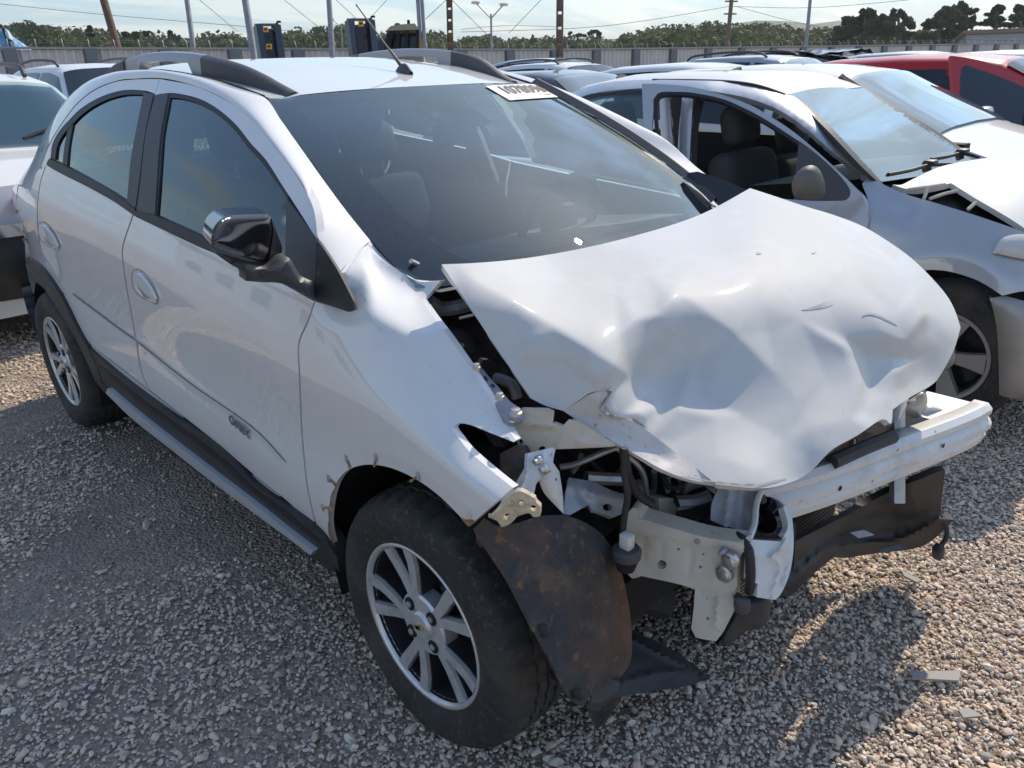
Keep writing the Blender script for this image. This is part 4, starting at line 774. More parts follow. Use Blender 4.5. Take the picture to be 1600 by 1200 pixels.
# chassis leg with holes and bolts
RA = [(978, 804, 'y', -.50), (1165, 845, 'y', -.415), (966, 877, 'y', -.50), (1119, 1000, 'y', -.45), (1087, 985, 'y', -.46), (1152, 900, 'y', -.42)]
leg = traced('chassis_leg', [(978, 806, 1), (988, 794), (998, 797), (1002, 811, 1), (1050, 825), (1104, 840), (1160, 848, 1), (1164, 860, 1), (1154, 873), (1151, 900), (1152, 915, 1), (1147, 931), (1146, 957, 1), (1131, 986, 1), (1119, 1002, 1), (1100, 999), (1087, 996, 1), (1080, 982, 1), (1084, 950, 1), (1086, 921, 1), (1057, 912), (1002, 900, 1), (988, 904), (978, 893, 1), (966, 877, 1), (966, 855)],
    RA, 'primer', car, edge=.05, step=6, edgevec=(-.2, .8, .1), holes=[[(1027, 880), (1033, 875), (1041, 879), (1040, 887), (1033, 890), (1027, 886)], [(1057, 858), (1060, 855.5), (1063, 858), (1060, 861)], [(1096.5, 866), (1099, 863.7), (1101.5, 866), (1099, 868.3)], [(1091, 886), (1094, 883), (1097.5, 886), (1094, 889)], [(1102, 967), (1105.5, 963.5), (1109, 967), (1105.5, 970.5)]],
    creases=[([(1005, 842), (1004, 876)], -.007, 6, 1), ([(1080, 860), (1076, 892)], -.007, 6, 1), ([(1033, 850), (1034, 866)], -.004, 6, 1), ([(1086, 922), (1120, 930), (1150, 918)], -.008, 7, 1), ([(1122, 935), (1118, 975)], .010, 6, 1), ([(985, 830), (1160, 858)], .004, 8, 1)])
traced('leg_hole_shade', [(975, 812, 1), (1160, 852, 1), (1146, 915), (1060, 908), (975, 885, 1)], [(975, 812, 'y', -.45), (1160, 852, 'y', -.37), (975, 885, 'y', -.45)], 'black', car, edge=.02, step=20)  # black sheet standing in for the shade behind the leg's holes
for (px, py, r) in ((1140, 877, .015), (1131, 897, .015), (1129, 862, .006), (1092, 844, .006), (1048, 834, .005)):
    c = Q(px, py, 'y', -.443); MB().lathe([(r*1.25, .008), (r*1.25, -.002), (r*.9, -.004), (r*.8, -.010), (0, -.011)], c, 14, 'y').build('bolt', 'steel' if r > .01 else 'greysteel', leg)
traced('radiator_side_bracket', [(1172, 843, 1), (1220, 846, 1), (1231, 822), (1224, 792, 1), (1231, 787, 1), (1238, 812), (1240, 855), (1234, 895), (1222, 925), (1212, 937, 1), (1200, 936), (1182, 933, 1), (1184, 912, 1), (1171, 908, 1)], [(1172, 860, 'y', -.40), (1238, 830, 'y', -.30), (1210, 933, 'y', -.37), (1226, 790, 'y', -.28)], 'chassis', car, edge=.02, step=5,
    creases=[([(1205, 868), (1222, 858), (1228, 835)], .012, 6, 1), ([(1206, 872), (1220, 884), (1212, 912), (1205, 934)], .014, 6, 1), ([(1175, 868), (1215, 872)], .005, 5, 1), ([(1228, 880), (1218, 915)], -.010, 6, 1)])
traced('bracket_core', [(1174, 845, 1), (1236, 848, 1), (1230, 893, 1), (1210, 932, 1), (1186, 928, 1), (1174, 905, 1)], [(1174, 845, 'y', -.37), (1236, 848, 'y', -.26), (1186, 928, 'y', -.37)], 'greysteel', car, edge=.03, step=12)
traced('radiator_crossmember', [(1126, 755, 1), (1192, 765, 1), (1181, 788), (1178, 820), (1170, 843, 1), (1152, 833), (1110, 812, 1), (1113, 785)], [(1126, 755, 'y', -.33), (1192, 765, 'y', -.26), (1170, 843, 'y', -.37), (1110, 812, 'y', -.38)], 'greysteel', car, edge=.02, step=6, creases=[([(1140, 760), (1132, 820)], .010, 8, 1), ([(1168, 765), (1160, 835)], -.010, 9, 1)])
tpx('crossmember_highlight', [(1190, 766, 'y', -.275), (1182, 787, 'y', -.30), (1179, 818, 'y', -.345), (1170, 843, 'y', -.40)], .007, 'chassis', car)  # pale tube stands in for the highlight along the crossmember edge
c = Q(1205, 805, 'y', -.24); hn = MB().lathe([(.045, 0), (.05, -.012), (.035, -.02), (.03, -.03), (0, -.03)], c, 24, 'y').build('horn', 'gloss', car); MB().lathe([(.010, -.03), (.010, -.045), (0, -.046)], c+np.array((-.02, 0, -.01)), 8, 'y').build('bolt', 'steel', hn)
# bumper beam
prof = [(-.035, .064), (.0, .066), (.012, .052), (.012, .036), (.000, .030), (.012, .016), (.018, .004), (.018, -.012), (.004, -.026), (.010, -.040), (.004, -.064), (-.030, -.066)]
path = [(.445, -.30, .548), (.485, -.20, .545), (.53, -.08, .541), (.585, .10, .538), (.635, .30, .535), (.68, .48, .532), (.705, .60, .530), (.712, .668, .530)]
P = np.array(catmull([np.array(p) for p in path], .03)); V = []; F = []; k = len(prof)
for i, p in enumerate(P):
    t = P[min(i+1, len(P)-1)]-P[max(i-1, 0)]; t[2] = 0; t /= np.linalg.norm(t); nx_ = np.array([t[1], -t[0], 0]); dent = .010*math.sin(i*.9)*math.exp(-((i-len(P)*.62)/5)**2)
    for j, (a, b_) in enumerate(prof): V.append(p+nx_*(a+dent*(1 if 3 < j < 9 else 0))+np.array([0, 0, b_*.86+.004]))
for i in range(len(P)-1):
    for j in range(k-1): F.append((i*k+j, (i+1)*k+j, (i+1)*k+j+1, i*k+j+1))
o = mesh('bumper_beam', V, F, 'chassis', car, sharp=30); sm = o.modifiers.new('thick', 'SOLIDIFY'); sm.thickness = .003; sm.offset = -1
for (px, py) in ((1302, 752), (1435, 715), (1464, 678)):
    for yy in np.linspace(-.1, .64, 200):
        i = np.abs(P[:, 1]-yy).argmin(); u = proj(P[i]+np.array([.02, 0, 0]))
        if u[0] >= px-2: break
    c = P[i]+np.array([.021, -.004, (.01 if py < 700 else 0)]); MB().lathe([(.007, 0), (.006, .0015), (0, .0016)], c, 12, 'x').build('beam_hole', 'black', o)
cb = MB(); cb.box((.56, .52, .54), (.24, .10, .09)); cb.box((.62, .60, .575), (.14, .16, .006)); cb.build('crash_box', 'chassis', car)
traced('beam_end_plate', [(1495, 642, 1), (1500, 640), (1503, 648), (1500, 657, 1), (1492, 656, 1)], [(1495, 642, 'y', .60), (1503, 648, 'y', .62), (1492, 656, 'y', .60)], 'chassis', car, edge=.006, step=4)
traced('slam_panel_end', [(1440, 660, 1), (1452, 637), (1490, 646, 1), (1500, 656, 1), (1470, 672), (1425, 682, 1), (1415, 672, 1)], [(1440, 660, 'y', .50), (1500, 656, 'y', .62), (1415, 676, 'y', .40), (1452, 637, 'y', .50)], 'chassis', car, edge=.01, step=6)
traced('headlamp_mount', [(1412, 630, 1), (1446, 608, 1), (1449, 630), (1438, 652, 1), (1425, 653), (1415, 645, 1)], [(1412, 630, 'y', .42), (1446, 608, 'y', .48), (1430, 652, 'y', .46)], 'dirtysilver', car, bulge=.02, edge=.05, step=6)
# radiator with fins, tank, fan shroud
def rad(y, z): return (.40+.05*(y+.15)+(.03 if z > .5 else 0), y, z)
V = [rad(-.20, .10), rad(.42, .10), rad(.42, .74), rad(-.20, .74)]; ro = mesh('radiator', V+[(p[0]-.05, p[1], p[2]) for p in V], [(0, 1, 2, 3), (7, 6, 5, 4), (0, 3, 7, 4), (1, 5, 6, 2), (3, 2, 6, 7), (0, 4, 5, 1)], 'bay', car)
fb = MB()
for i in range(50):
    z = .105+i*.0128; a = np.array(rad(-.195, z)); b_ = np.array(rad(.415, z)); fb.tube([a+np.array((.006, 0, 0)), b_+np.array((.006, 0, 0))], .0034, 5)
fb.build('radiator_fins', material('radiator_fin', (.34, .27, .22), .6, .2), ro)
for (a, b_) in (((1402, 628, 'y', .37), (1402, 785, 'y', .30)),): tpx('radiator_tank', [a, b_], .020, 'alu', car)
MB().rbox(Q(1399, 660, 'y', .36), (.03, .045, .16), .008, 2).build('radiator_clip', 'chassis', car)
tpx('radiator_seal', [(1300, 722, 'y', .02), (1350, 700, 'y', .14), (1395, 682, 'y', .25)], .018, 'plastic', car)
# undertray and air guide
und = traced('undertray', [(1222, 930, 1), (1236, 931), (1270, 898), (1305, 869, 1), (1318, 872), (1360, 866), (1393, 862), (1419, 859), (1450, 849), (1479, 825, 1), (1490, 812, 1), (1468, 811, 1), (1477, 735, 1), (1463, 738), (1440, 748), (1412, 758), (1387, 770, 1), (1320, 806), (1238, 848, 1), (1233, 890)],
    [(1225, 925, 'z', .23), (1320, 871, 'z', .17), (1479, 824, 'z', .22), (1470, 742, 'z', .44), (1412, 762, 'z', .40), (1387, 775, 'z', .34), (1238, 850, 'z', .38), (1330, 825, 'z', .24), (1400, 820, 'z', .20)], 'plastic', car, edge=.02, step=7,
    creases=[([(1236, 912), (1300, 858), (1400, 845), (1470, 812)], .030, 9, 1), ([(1240, 878), (1310, 832), (1390, 806), (1440, 800)], -.022, 10, 1), ([(1245, 895), (1300, 845), (1340, 838)], .014, 5, 1), ([(1250, 922), (1306, 872)], .010, 5, 1), ([(1420, 765), (1440, 800), (1470, 808)], .02, 8, 1), ([(1320, 862), (1410, 850), (1470, 820)], .012, 4, 1), ([(1300, 820), (1400, 780)], .012, 6, 1)])
traced('undertray_label', [(1328, 832, 1), (1350, 828, 1), (1367, 836, 1), (1342, 841, 1)], [(1328, 832, 'z', .262), (1367, 836, 'z', .25), (1342, 841, 'z', .246)], 'greysteel', und, edge=.002, step=5)
traced('undertray_flap', [(1368, 859, 1), (1404, 850, 1), (1418, 857, 1), (1382, 864, 1)], [(1368, 859, 'z', .20), (1404, 850, 'z', .215), (1400, 862, 'z', .195)], 'plastic2', und, edge=.004, step=6)
tpx('loose_cable', [(1438, 748, 'y', .47), (1448, 775, 'y', .50), (1466, 802, 'y', .54), (1479, 825, 'y', .57), (1478, 842, 'y', .57), (1471, 852, 'y', .56)], .007, 'cable', car)
MB().rbox(Q(1466, 862, 'y', .555), (.028, .034, .05), .008, 2, Matrix.Rotation(.5, 3, 'X')).build('cable_plug', 'plastic', car)
eb = MB(); eb.rbox((.02, .22, .50), (.66, .60, .58), .05, 2); eb.rbox((-.10, -.15, .44), (.40, .5, .44), .04, 2); eb.build('engine_block', 'bay', car)
MB().rbox((-.02, .12, .22), (.62, 1.0, .06), .02, 2).build('engine_cradle', 'bay', car)
MB().rbox((.47, .16, .69), (.09, .82, .16), .02, 2).build('slam_panel', 'bay', car)
# rusty wheel liner, splash shield, lower mount
liner = traced('wheel_liner', [(740, 827, 1), (757, 809, 1), (784, 822), (845, 806, 1), (886, 806), (927, 824), (950, 847), (967, 882), (979, 926), (987, 984), (985, 1034), (967, 1060, 1), (921, 1089), (912, 1103), (897, 1098, 1), (880, 1072), (857, 1025), (827, 978), (790, 905)],
    [(740, 827, 'y', -.825), (790, 905, 'y', -.825), (827, 978, 'y', -.815), (905, 1100, 'y', -.79), (845, 806, 'y', -.72), (886, 806, 'y', -.66), (950, 847, 'y', -.58), (979, 926, 'y', -.55), (987, 1000, 'y', -.58), (960, 1062, 'y', -.66), (880, 900, 'y', -.72), (900, 1000, 'y', -.74)], 'rustliner', car, edge=.006, step=8,
    creases=[([(880, 1000), (920, 985), (950, 950)], -.006, 6, 1), ([(870, 830), (885, 900), (895, 960)], .006, 9, 1), ([(930, 850), (955, 930), (960, 1010)], .010, 18, 1), ([(745, 835), (800, 915), (860, 1030), (895, 1090)], .006, 8, 1)])
mirrored(liner)
for (px, py) in ((850, 985), (751, 845), (903, 1085)):
    c = Q(px, py, 'y', -.835+.00012*py*.3); MB().lathe([(.013, .004), (.013, -.002), (.006, -.004), (0, -.004)], c, 12, 'y').build('liner_clip', 'bay', liner)
traced('splash_shield', [(988, 986, 1), (1045, 1012), (1106, 1054, 1), (1085, 1068), (1000, 1083, 1), (955, 1092, 1), (935, 1112, 1), (915, 1106, 1), (950, 1060, 1), (975, 1030)], [(988, 986, 'z', .20), (1106, 1054, 'z', .13), (935, 1112, 'z', .12), (950, 1060, 'z', .18)], 'plastic', car, edge=.006, step=7, creases=[([(990, 1000), (1100, 1055)], .015, 8, 1), ([(960, 1070), (1040, 1050), (1095, 1056)], .008, 8, 1)])
traced('shield_bracket', [(926, 1082, 1), (948, 1060, 1), (968, 1066), (964, 1080, 1), (940, 1098, 1), (922, 1100, 1)], [(926, 1082, 'y', -.70), (968, 1066, 'y', -.66), (930, 1098, 'y', -.70)], 'plastic2', car, edge=.02, step=5)
traced('torn_flap', [(916, 1100, 1), (938, 1095, 1), (965, 1078, 1), (972, 1092, 1), (948, 1125), (934, 1140, 1), (922, 1120)], [(916, 1100, 'z', .14), (970, 1085, 'z', .13), (934, 1140, 'z', .03)], 'rustliner', car, edge=.004, step=6)
traced('lower_mount', [(1128, 990, 1), (1145, 957, 1), (1150, 935), (1200, 933), (1203, 962), (1190, 980), (1165, 987), (1140, 1010, 1), (1122, 1010, 1)], [(1128, 990, 'y', -.42), (1200, 935, 'y', -.33), (1140, 1008, 'y', -.41), (1195, 975, 'y', -.34)], 'plastic', car, bulge=.025, edge=.03, step=7)
traced('foglamp_plug', [(1146, 934, 1), (1172, 936, 1), (1173, 954), (1165, 961), (1148, 957, 1)], [(1146, 934, 'y', -.44), (1173, 936, 'y', -.42), (1148, 957, 'y', -.44)], 'plastic2', car, bulge=.008, edge=.04, step=5)
traced('lower_arm', [(985, 905, 1), (1050, 918), (1056, 935, 1), (1050, 962, 1), (1000, 945), (975, 935, 1)], [(985, 905, 'y', -.34), (1056, 935, 'y', -.26), (1000, 945, 'y', -.36)], 'bay', car, edge=.04, step=10)
# rust and clips round the bare front arch
for (px, py) in ((541, 717), (587, 714), (653, 744), (513, 748), (504, 793)):
    c = SM([(px, py)], -.002)[0]; MB().rbox(c, (.010, .004, .019), .0018, 1).build('arch_clip', 'greysteel', wing)
    ax_ = np.array((577-px, 800-py), float); ax_ /= np.linalg.norm(ax_); nx_ = np.array((-ax_[1], ax_[0])); q_ = lambda u, v: tuple(np.array((px, py))+ax_*u+nx_*v)
    spanel('rust_run', [q_(3, -2.4), q_(2, 0), q_(3, 2.2), q_(8, 1.6), q_(14, 2.8), q_(17, .6), q_(13, -.6), q_(15.5, -2.4), q_(9, -1.4)], 'rust', wing, off=-.0018, ins=0, edge=0, step=2)
spanel('arch_rust', [(531, 748), (521, 771), (516, 800), (516, 826), (525, 862), (521, 851), (514, 836), (512.5, 822), (513.5, 808), (512, 797), (515, 788), (516.5, 775), (523, 762)], 'rust', wing, off=-.0017, ins=0, edge=0, step=4)
spanel('arch_rust', [(733, 823), (727, 818), (720, 809), (726, 812), (736, 812), (741, 815)], 'rust', wing, off=-.0017, ins=0, edge=0, step=3)
spanel('arch_clip', [(728, 806), (732, 802), (736, 806), (732, 810)], 'primer', wing, off=-.003, ins=0, edge=.003, step=2)

# ================================================================== THE SILVER CAR (door ajar, bonnet buckled)
sc = thing('silver_hatchback', 'silver hatchback with its front door ajar and buckled bonnet beside the crashed white car', 'car', (-1.0, 2.43, 0), group=None)
SF = [(1360, 278, 'y', 1.80), (1352, 343, 'y', 1.67), (1420, 305, 'y', 1.76), (1465, 318, 'y', 1.74), (1532, 339, 'y', 1.74), (1600, 363, 'y', 1.76), (1470, 400, 'y', 1.645), (1565, 440, 'y', 1.66), (1600, 440, 'y', 1.69), (1420, 370, 'y', 1.66), (1660, 470, 'y', 1.72), (1300, 430, 'y', 1.65)]
traced('front_wing', [(1360, 276, 1), (1384, 290), (1420, 305), (1465, 318), (1532, 339), (1600, 363), (1640, 385, 1), (1650, 455, 1), (1600, 455), (1566, 462, 1), (1542, 446), (1520, 435), (1487, 425), (1465, 422), (1440, 424), (1400, 445), (1370, 490), (1355, 560, 1), (1335, 540, 1), (1345, 440), (1357, 345), (1354, 305), (1347, 287)], SF, 'silver', sc, edge=.02, step=9,
    creases=[([(1375, 470), (1410, 415), (1465, 398), (1530, 408), (1580, 440)], .010, 26, 1), ([(1410, 315), (1440, 325), (1425, 340)], -.015, 22, 1), ([(1330, 330), (1470, 372), (1640, 420)], .006, 40, 1.5)])
traced('indicator_cover', [(1551, 395, 1), (1566, 372), (1600, 366), (1640, 376, 1), (1640, 410, 1), (1600, 405)], [(1551, 395, 'y', 1.67), (1640, 376, 'y', 1.76), (1640, 410, 'y', 1.72)], 'silverlit', sc, bulge=.015, edge=.02, step=7)
traced('bumper_corner', [(1546, 466, 1), (1570, 463), (1600, 470), (1640, 480, 1), (1640, 625, 1), (1577, 622), (1561, 616, 1), (1560, 560), (1557, 512), (1551, 482)], [(1546, 466, 'y', 1.655), (1640, 480, 'y', 1.70), (1640, 625, 'y', 1.70), (1561, 616, 'y', 1.66)], 'dirtysilver', sc, bulge=.03, edge=.04, step=8)
# open front door
DA = [(1003, 131, 'y', 1.60), (1100, 140, 'y', 1.74), (1199, 179, 'y', 1.78), (1330, 289, 'y', 1.72), (1354, 305, 'y', 1.69), (1003, 230, 'y', 1.50), (1180, 300, 'y', 1.62), (1300, 340, 'y', 1.66)]
traced('front_door', [(1003, 131, 1), (1024, 131), (1067, 134), (1100, 140), (1134, 150), (1170, 163), (1199, 179), (1240, 206), (1285, 244), (1314, 271), (1335, 291), (1350, 310), (1357, 345, 1), (1340, 420, 1), (1180, 390, 1), (1008, 270, 1)], DA, 'silver', sc, edge=.03, step=8,
    holes=[[(1021, 168), (1024, 151), (1033, 144), (1060, 143.5), (1083, 145), (1127, 154), (1161, 168), (1195, 186), (1240, 215), (1269, 235), (1298, 260), (1319, 282), (1329, 300), (1324, 311), (1307, 314), (1240, 312), (1150, 300), (1030, 262)]])
traced('window_seal', [(1021, 168), (1024, 151), (1033, 144), (1060, 143.5), (1083, 145), (1127, 154), (1161, 168), (1195, 186), (1240, 215), (1269, 235, 1), (1267, 238, 1), (1236, 219), (1192, 191), (1158, 173), (1125, 159), (1083, 150), (1060, 148), (1037, 149), (1030, 154), (1027, 168), (1034, 262, 1), (1028, 262, 1)], DA, 'seal', sc, edge=.03, step=5)
traced('mirror_sail', [(1248, 219, 1), (1269, 235), (1298, 260), (1319, 282), (1329, 299), (1324, 311), (1307, 314), (1240, 312, 1)], DA, 'plastic2', sc, edge=.02, step=7)
traced('side_mirror', [(1240, 306, 1), (1237, 290), (1242, 274), (1254, 262), (1268, 258), (1280, 264), (1288, 282), (1290, 300), (1284, 310, 1), (1262, 312)], [(1240, 306, 'y', 1.50), (1290, 300, 'y', 1.60), (1262, 258, 'y', 1.53)], 'taupe', sc, bulge=.05, edge=.05, step=5)
# body side frame, pillars, roof
traced('side_frame', [(884, 148, 1), (906, 140), (937, 130.5), (975, 126), (1020, 124.5), (1080, 125.5), (1132, 127), (1170, 131), (1198, 138), (1227, 148, 1), (1247, 156), (1296, 203), (1348, 259), (1380, 288, 1), (1360, 279, 1), (1338, 266), (1300, 236), (1262, 203), (1226, 177), (1190, 160), (1150, 149), (1100, 141), (1060, 138), (1003, 138), (950, 142), (918, 148), (896, 157, 1)],
    [(884, 148, 'y', 1.93), (1020, 124, 'y', 1.93), (1132, 126, 'y', 1.92), (1227, 147, 'y', 1.93), (1380, 288, 'y', 1.83), (1226, 177, 'y', 1.80), (1100, 141, 'y', 1.80), (950, 142, 'y', 1.83), (1338, 266, 'y', 1.80)], 'silver', sc, bulge=.012, edge=.03, step=6)
gut_px = [(1227, 148), (1198, 138), (1170, 131), (1132, 127), (1080, 125.5), (1020, 124.5), (960, 127), (906, 139)]
GE = [Q(x_, y_, 'y', 1.93-.0*i) for i, (x_, y_) in enumerate(gut_px)]; FAR0 = Q(1349, 136, 'y', 2.885); DL = FAR0-GE[0]; DL[1] = 0; V = []; k = 15
for gi_, g_ in enumerate(GE):
    for j in range(k): s = -1+2*j/(k-1); f_ = (s+1)/2*max(0, 1-gi_/3); V.append((g_[0]-.004+DL[0]*f_, 2.405+.475*s, g_[2]+DL[2]*f_+.032*(1-s**4)*min(1, gi_/2)))
mesh('roof', V, [(i*k+j, (i+1)*k+j, (i+1)*k+j+1, i*k+j+1) for i in range(len(GE)-1) for j in range(k-1)], 'silverlit', sc, sharp=60)
tpx('roof_gutter', [(1020, 125.5, 'y', 1.93), (1080, 126, 'y', 1.925), (1132, 127.5, 'y', 1.92), (1170, 131.5, 'y', 1.92), (1198, 138, 'y', 1.925), (1226, 148, 'y', 1.93)], .008, 'seal', sc)
for pts, a in (([(1030, 147, 1), (1045, 147, 1), (1048, 190), (1054, 260, 1), (1034, 255, 1), (1032, 200)], 1.74), ([(1066, 150, 1), (1083, 152, 1), (1080, 200), (1076, 275, 1), (1057, 262, 1), (1061, 200)], 1.82)):
    traced('centre_pillar', pts, [(1030, 147, 'y', a), (1083, 150, 'y', a), (1040, 255, 'y', a-.08)], 'silver', sc, bulge=.008, edge=.05, step=6)
traced('centre_pillar_lining', [(1046, 148, 1), (1064, 150, 1), (1056, 262, 1), (1052, 260, 1)], [(1046, 148, 'y', 1.84), (1064, 150, 'y', 1.86), (1056, 262, 'y', 1.80)], 'bay', sc, edge=.03, step=7)
traced('pillar_seal', [(1084, 152, 1), (1100, 152), (1092, 200), (1087, 285, 1), (1076, 280, 1), (1080, 200)], [(1084, 152, 'y', 1.86), (1100, 152, 'y', 1.9), (1080, 280, 'y', 1.80)], 'seal', sc, edge=.04, step=7)
RW = [(895, 156, 'y', 1.86), (1003, 142, 'y', 1.82), (1003, 230, 'y', 1.68), (920, 190, 'y', 1.74)]
traced('rear_window_seal', [(893, 157, 1), (918, 149), (950, 144), (1004, 141, 1), (1004, 148, 1), (952, 150), (924, 155), (905, 164, 1)], RW, 'seal', sc, edge=.02, step=5)
traced('rear_window_glass', [(900, 160, 1), (924, 153), (952, 148), (1004, 146, 1), (1006, 230, 1), (930, 190, 1)], RW, 'glassclear', sc, edge=.004, step=12)
# windscreen with wipers
SW = [(1228, 148, 'y', 1.93), (1347, 137, 'y', 2.88), (1378, 283, 'y', 1.84), (1523, 250, 'y', 3.0), (1290, 138, 'y', 2.42), (1450, 268, 'y', 2.42), (1440, 190, 'y', 2.95), (1300, 200, 'y', 1.88)]
sws = traced('windscreen', [(1228, 148, 1), (1262, 140), (1296, 136.5), (1348, 137, 1), (1397, 168), (1454, 204), (1523, 251, 1), (1485, 262), (1442, 274), (1378, 284, 1), (1348, 255), (1296, 199)], SW, 'glassws2', sc, edge=.004, step=9)
traced('screen_edge', [(1224, 147, 1), (1229, 146, 1), (1252, 156), (1300, 200), (1352, 256), (1380, 283, 1), (1376, 288, 1), (1346, 260), (1294, 205), (1246, 159)], SW, 'seal', sws, edge=.015, step=5)
traced('screen_edge', [(1345, 135.5, 1), (1352, 137, 1), (1401, 167), (1459, 202), (1530, 250, 1), (1522, 252, 1), (1452, 206), (1394, 170)], SW, 'seal', sws, edge=.015, step=5)
_sw = tps(SW)
for pts in ([(1388, 272), (1420, 266), (1455, 257), (1492, 256)], [(1455, 248), (1480, 244), (1505, 239), (1530, 246)]):
    P = [(CAM+ray(p)*(_sw(p)-.012)[:, None])[0] for p in pts]; wp = MB().tube(catmull(P, .03), .007, 6).build('wiper', 'seal', sws); MB().rbox(P[2]+np.array((0, -.01, .012)), (.05, .07, .022), .008, 2).build('wiper_mount', 'plastic2', wp)
# buckled bonnet
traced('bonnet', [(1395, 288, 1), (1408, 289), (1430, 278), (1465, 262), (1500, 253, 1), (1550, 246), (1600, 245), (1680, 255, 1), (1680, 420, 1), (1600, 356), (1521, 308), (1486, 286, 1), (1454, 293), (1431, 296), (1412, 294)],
    [(1395, 288, 'y', 1.84), (1465, 262, 'y', 2.15), (1550, 246, 'y', 2.75), (1680, 255, 'y', 3.05), (1486, 288, 'y', 1.92), (1600, 356, 'y', 1.84), (1680, 420, 'y', 1.84), (1600, 290, 'y', 2.3), (1431, 294, 'y', 1.85)], 'silverlit', sc, edge=.02, step=8, creases=[([(1486, 287), (1550, 300), (1640, 345)], .015, 24, 1), ([(1440, 284), (1470, 285), (1486, 287)], .008, 8, 1)])
traced('bay_shade_sheet', [(1384, 290, 1), (1486, 284, 1), (1560, 320), (1680, 420, 1), (1640, 395), (1532, 341), (1465, 320), (1420, 306)], [(1384, 290, 'y', 1.95), (1486, 284, 'y', 2.1), (1680, 420, 'y', 2.0), (1465, 320, 'y', 1.86)], 'bay', sc, edge=.02, step=12, rough=.015)  # dark sheet in place of the shade under the buckled bonnet
for pts in ([(1418, 296, 'y', 1.80), (1450, 292, 'y', 1.82), (1478, 288, 'y', 1.84)], [(1450, 294, 'y', 1.80), (1443, 312, 'y', 1.78)], [(1452, 311, 'y', 1.79), (1475, 303, 'y', 1.83), (1497, 298, 'y', 1.86)], [(1512, 328, 'y', 1.80), (1525, 316, 'y', 1.84)]):
    tpx('hinge_strut', pts, .007, 'primer', sc)
# inside
sil = MB(); sil.box((-1.3, 2.43, .5), (3.2, 1.44, .25)); sil.box((-1.6, 3.16, .78), (2.8, .10, .50)); sil.box((-1.75, 1.80, .68), (1.2, .16, .5)); sil.box((-.02, 2.43, .72), (.12, 1.4, .3)); sil.build('floor_pan', 'black', sc)
def sseat(px, py, y, w_, parent):
    c = Q(px, py, 'y', y); b = MB(); R = Matrix.Rotation(math.radians(-14), 3, 'Y')
    hd = MB().rbox(c, (.12, .26*w_, .20), .06, 4, R).build('headrest', 'seat', parent); MB().rbox(c+np.array((.09, 0, -.42)), (.16, .50*w_, .62), .07, 4, R).build('seat', 'seat', parent)
    MB().rbox(c+np.array((.30, 0, -.70)), (.50, .48*w_, .14), .05, 3).build('seat_cushion', 'seat', parent)
sseat(1157, 196, 2.08, 1.0, sc); sseat(1237, 205, 2.78, 1.0, sc); sseat(965, 185, 2.2, 1.1, sc)
for (a, b_) in (((-.30, 3.04, 1.0), (-.85, 2.92, 1.36)), ((-1.42, 3.06, 1.0), (-1.5, 2.92, 1.42)), ((-2.5, 3.04, 1.0), (-2.35, 2.9, 1.38))): MB().tube([a, b_], .04, 8).build('window_pillar', 'bay', sc)

V = [(-.20, 1.78, 1.0), (-.20, 3.08, 1.0), (-.70, 3.08, .93), (-.70, 1.78, .93), (-.72, 1.78, .6), (-.72, 3.08, .6)]; mesh('dashboard', V, [(0, 1, 2, 3), (3, 2, 5, 4)], 'dash', sc)
# front wheel
def simple_wheel(parent, c, r=.30, wd=.19, side=-1, mat='alu', n=5, local=False, rr=.205):
    s = side; Y = lambda h: s*h
    ty = MB().lathe([(rr-.01, Y(-.02)), (rr+.005, Y(.0)), (r*.88, Y(.008)), (r*.97, Y(-.01)), (r, Y(-.035)), (r, Y(-wd+.03)), (r*.96, Y(-wd)), (rr, Y(-wd))], c, 48).build('tyre', 'rubber', parent, local=local)
    rm = MB(); rm.lathe([(rr, Y(-.004)), (rr-.004, Y(.002)), (rr-.014, Y(.0)), (rr-.022, Y(-.02))], c, 48)
    for k in range(n):
        a = 2*math.pi*k/n+.02; da = .16
        V = []
        for (q, yy, wd_) in ((.05, -.012, .42), (rr*.55, -.01, .26), (rr-.015, -.006, .24)):
            for sg in (-1, 1): V += [(c[0]+q*math.cos(a+sg*wd_*(.05/q if q < .06 else 1)), c[1]+Y(yy), c[2]+q*math.sin(a+sg*wd_*(.05/q if q < .06 else 1))), (c[0]+q*math.cos(a+sg*wd_*(.05/q if q < .06 else 1)), c[1]+Y(yy-.035), c[2]+q*math.sin(a+sg*wd_*(.05/q if q < .06 else 1)))]
        F = []
        for i in (0, 1): b = i*4; F += [(b, b+2, b+6, b+4), (b+1, b, b+4, b+5), (b+2, b+3, b+7, b+6)]
        rm.add(V, F)
    rm.lathe([(.062, Y(-.03)), (.062, Y(-.006)), (.05, Y(.0)), (0, Y(.002))], c, 24); o = rm.build('rim', mat, parent, local=local)
    MB().lathe([(rr-.02, Y(-.015)), (rr-.04, Y(-.09)), (0, Y(-.10))], c, 32).build('rim_barrel', 'darkalloy', o)
    return o
wc = Q(1466, 557, 'y', 1.67); wc[2] = max(wc[2], .30)
simple_wheel(sc, wc, .30, .18, -1, 'dirtysilver', 5, rr=.192); wr_ = MB(); wr_.box((wc[0]-.06, 2.45, .52), (.74, 1.24, .52)); wr_.build('wheel_well', 'black', sc)
V = [(.98, 1.80, .45), (.98, 3.06, .45), (.98, 1.80, .72), (.98, 3.06, .72), (.80, 1.86, .86), (.80, 3.0, .86), (.90, 1.80, .28), (.90, 3.06, .28)]; mesh('front_bumper', V, [(6, 7, 1, 0), (0, 1, 3, 2), (2, 3, 5, 4)], 'dirtysilver', sc)
simple_wheel(sc, (wc[0]-2.5, 1.67, .30), .30, .18, -1, 'dirtysilver', 5, rr=.192)
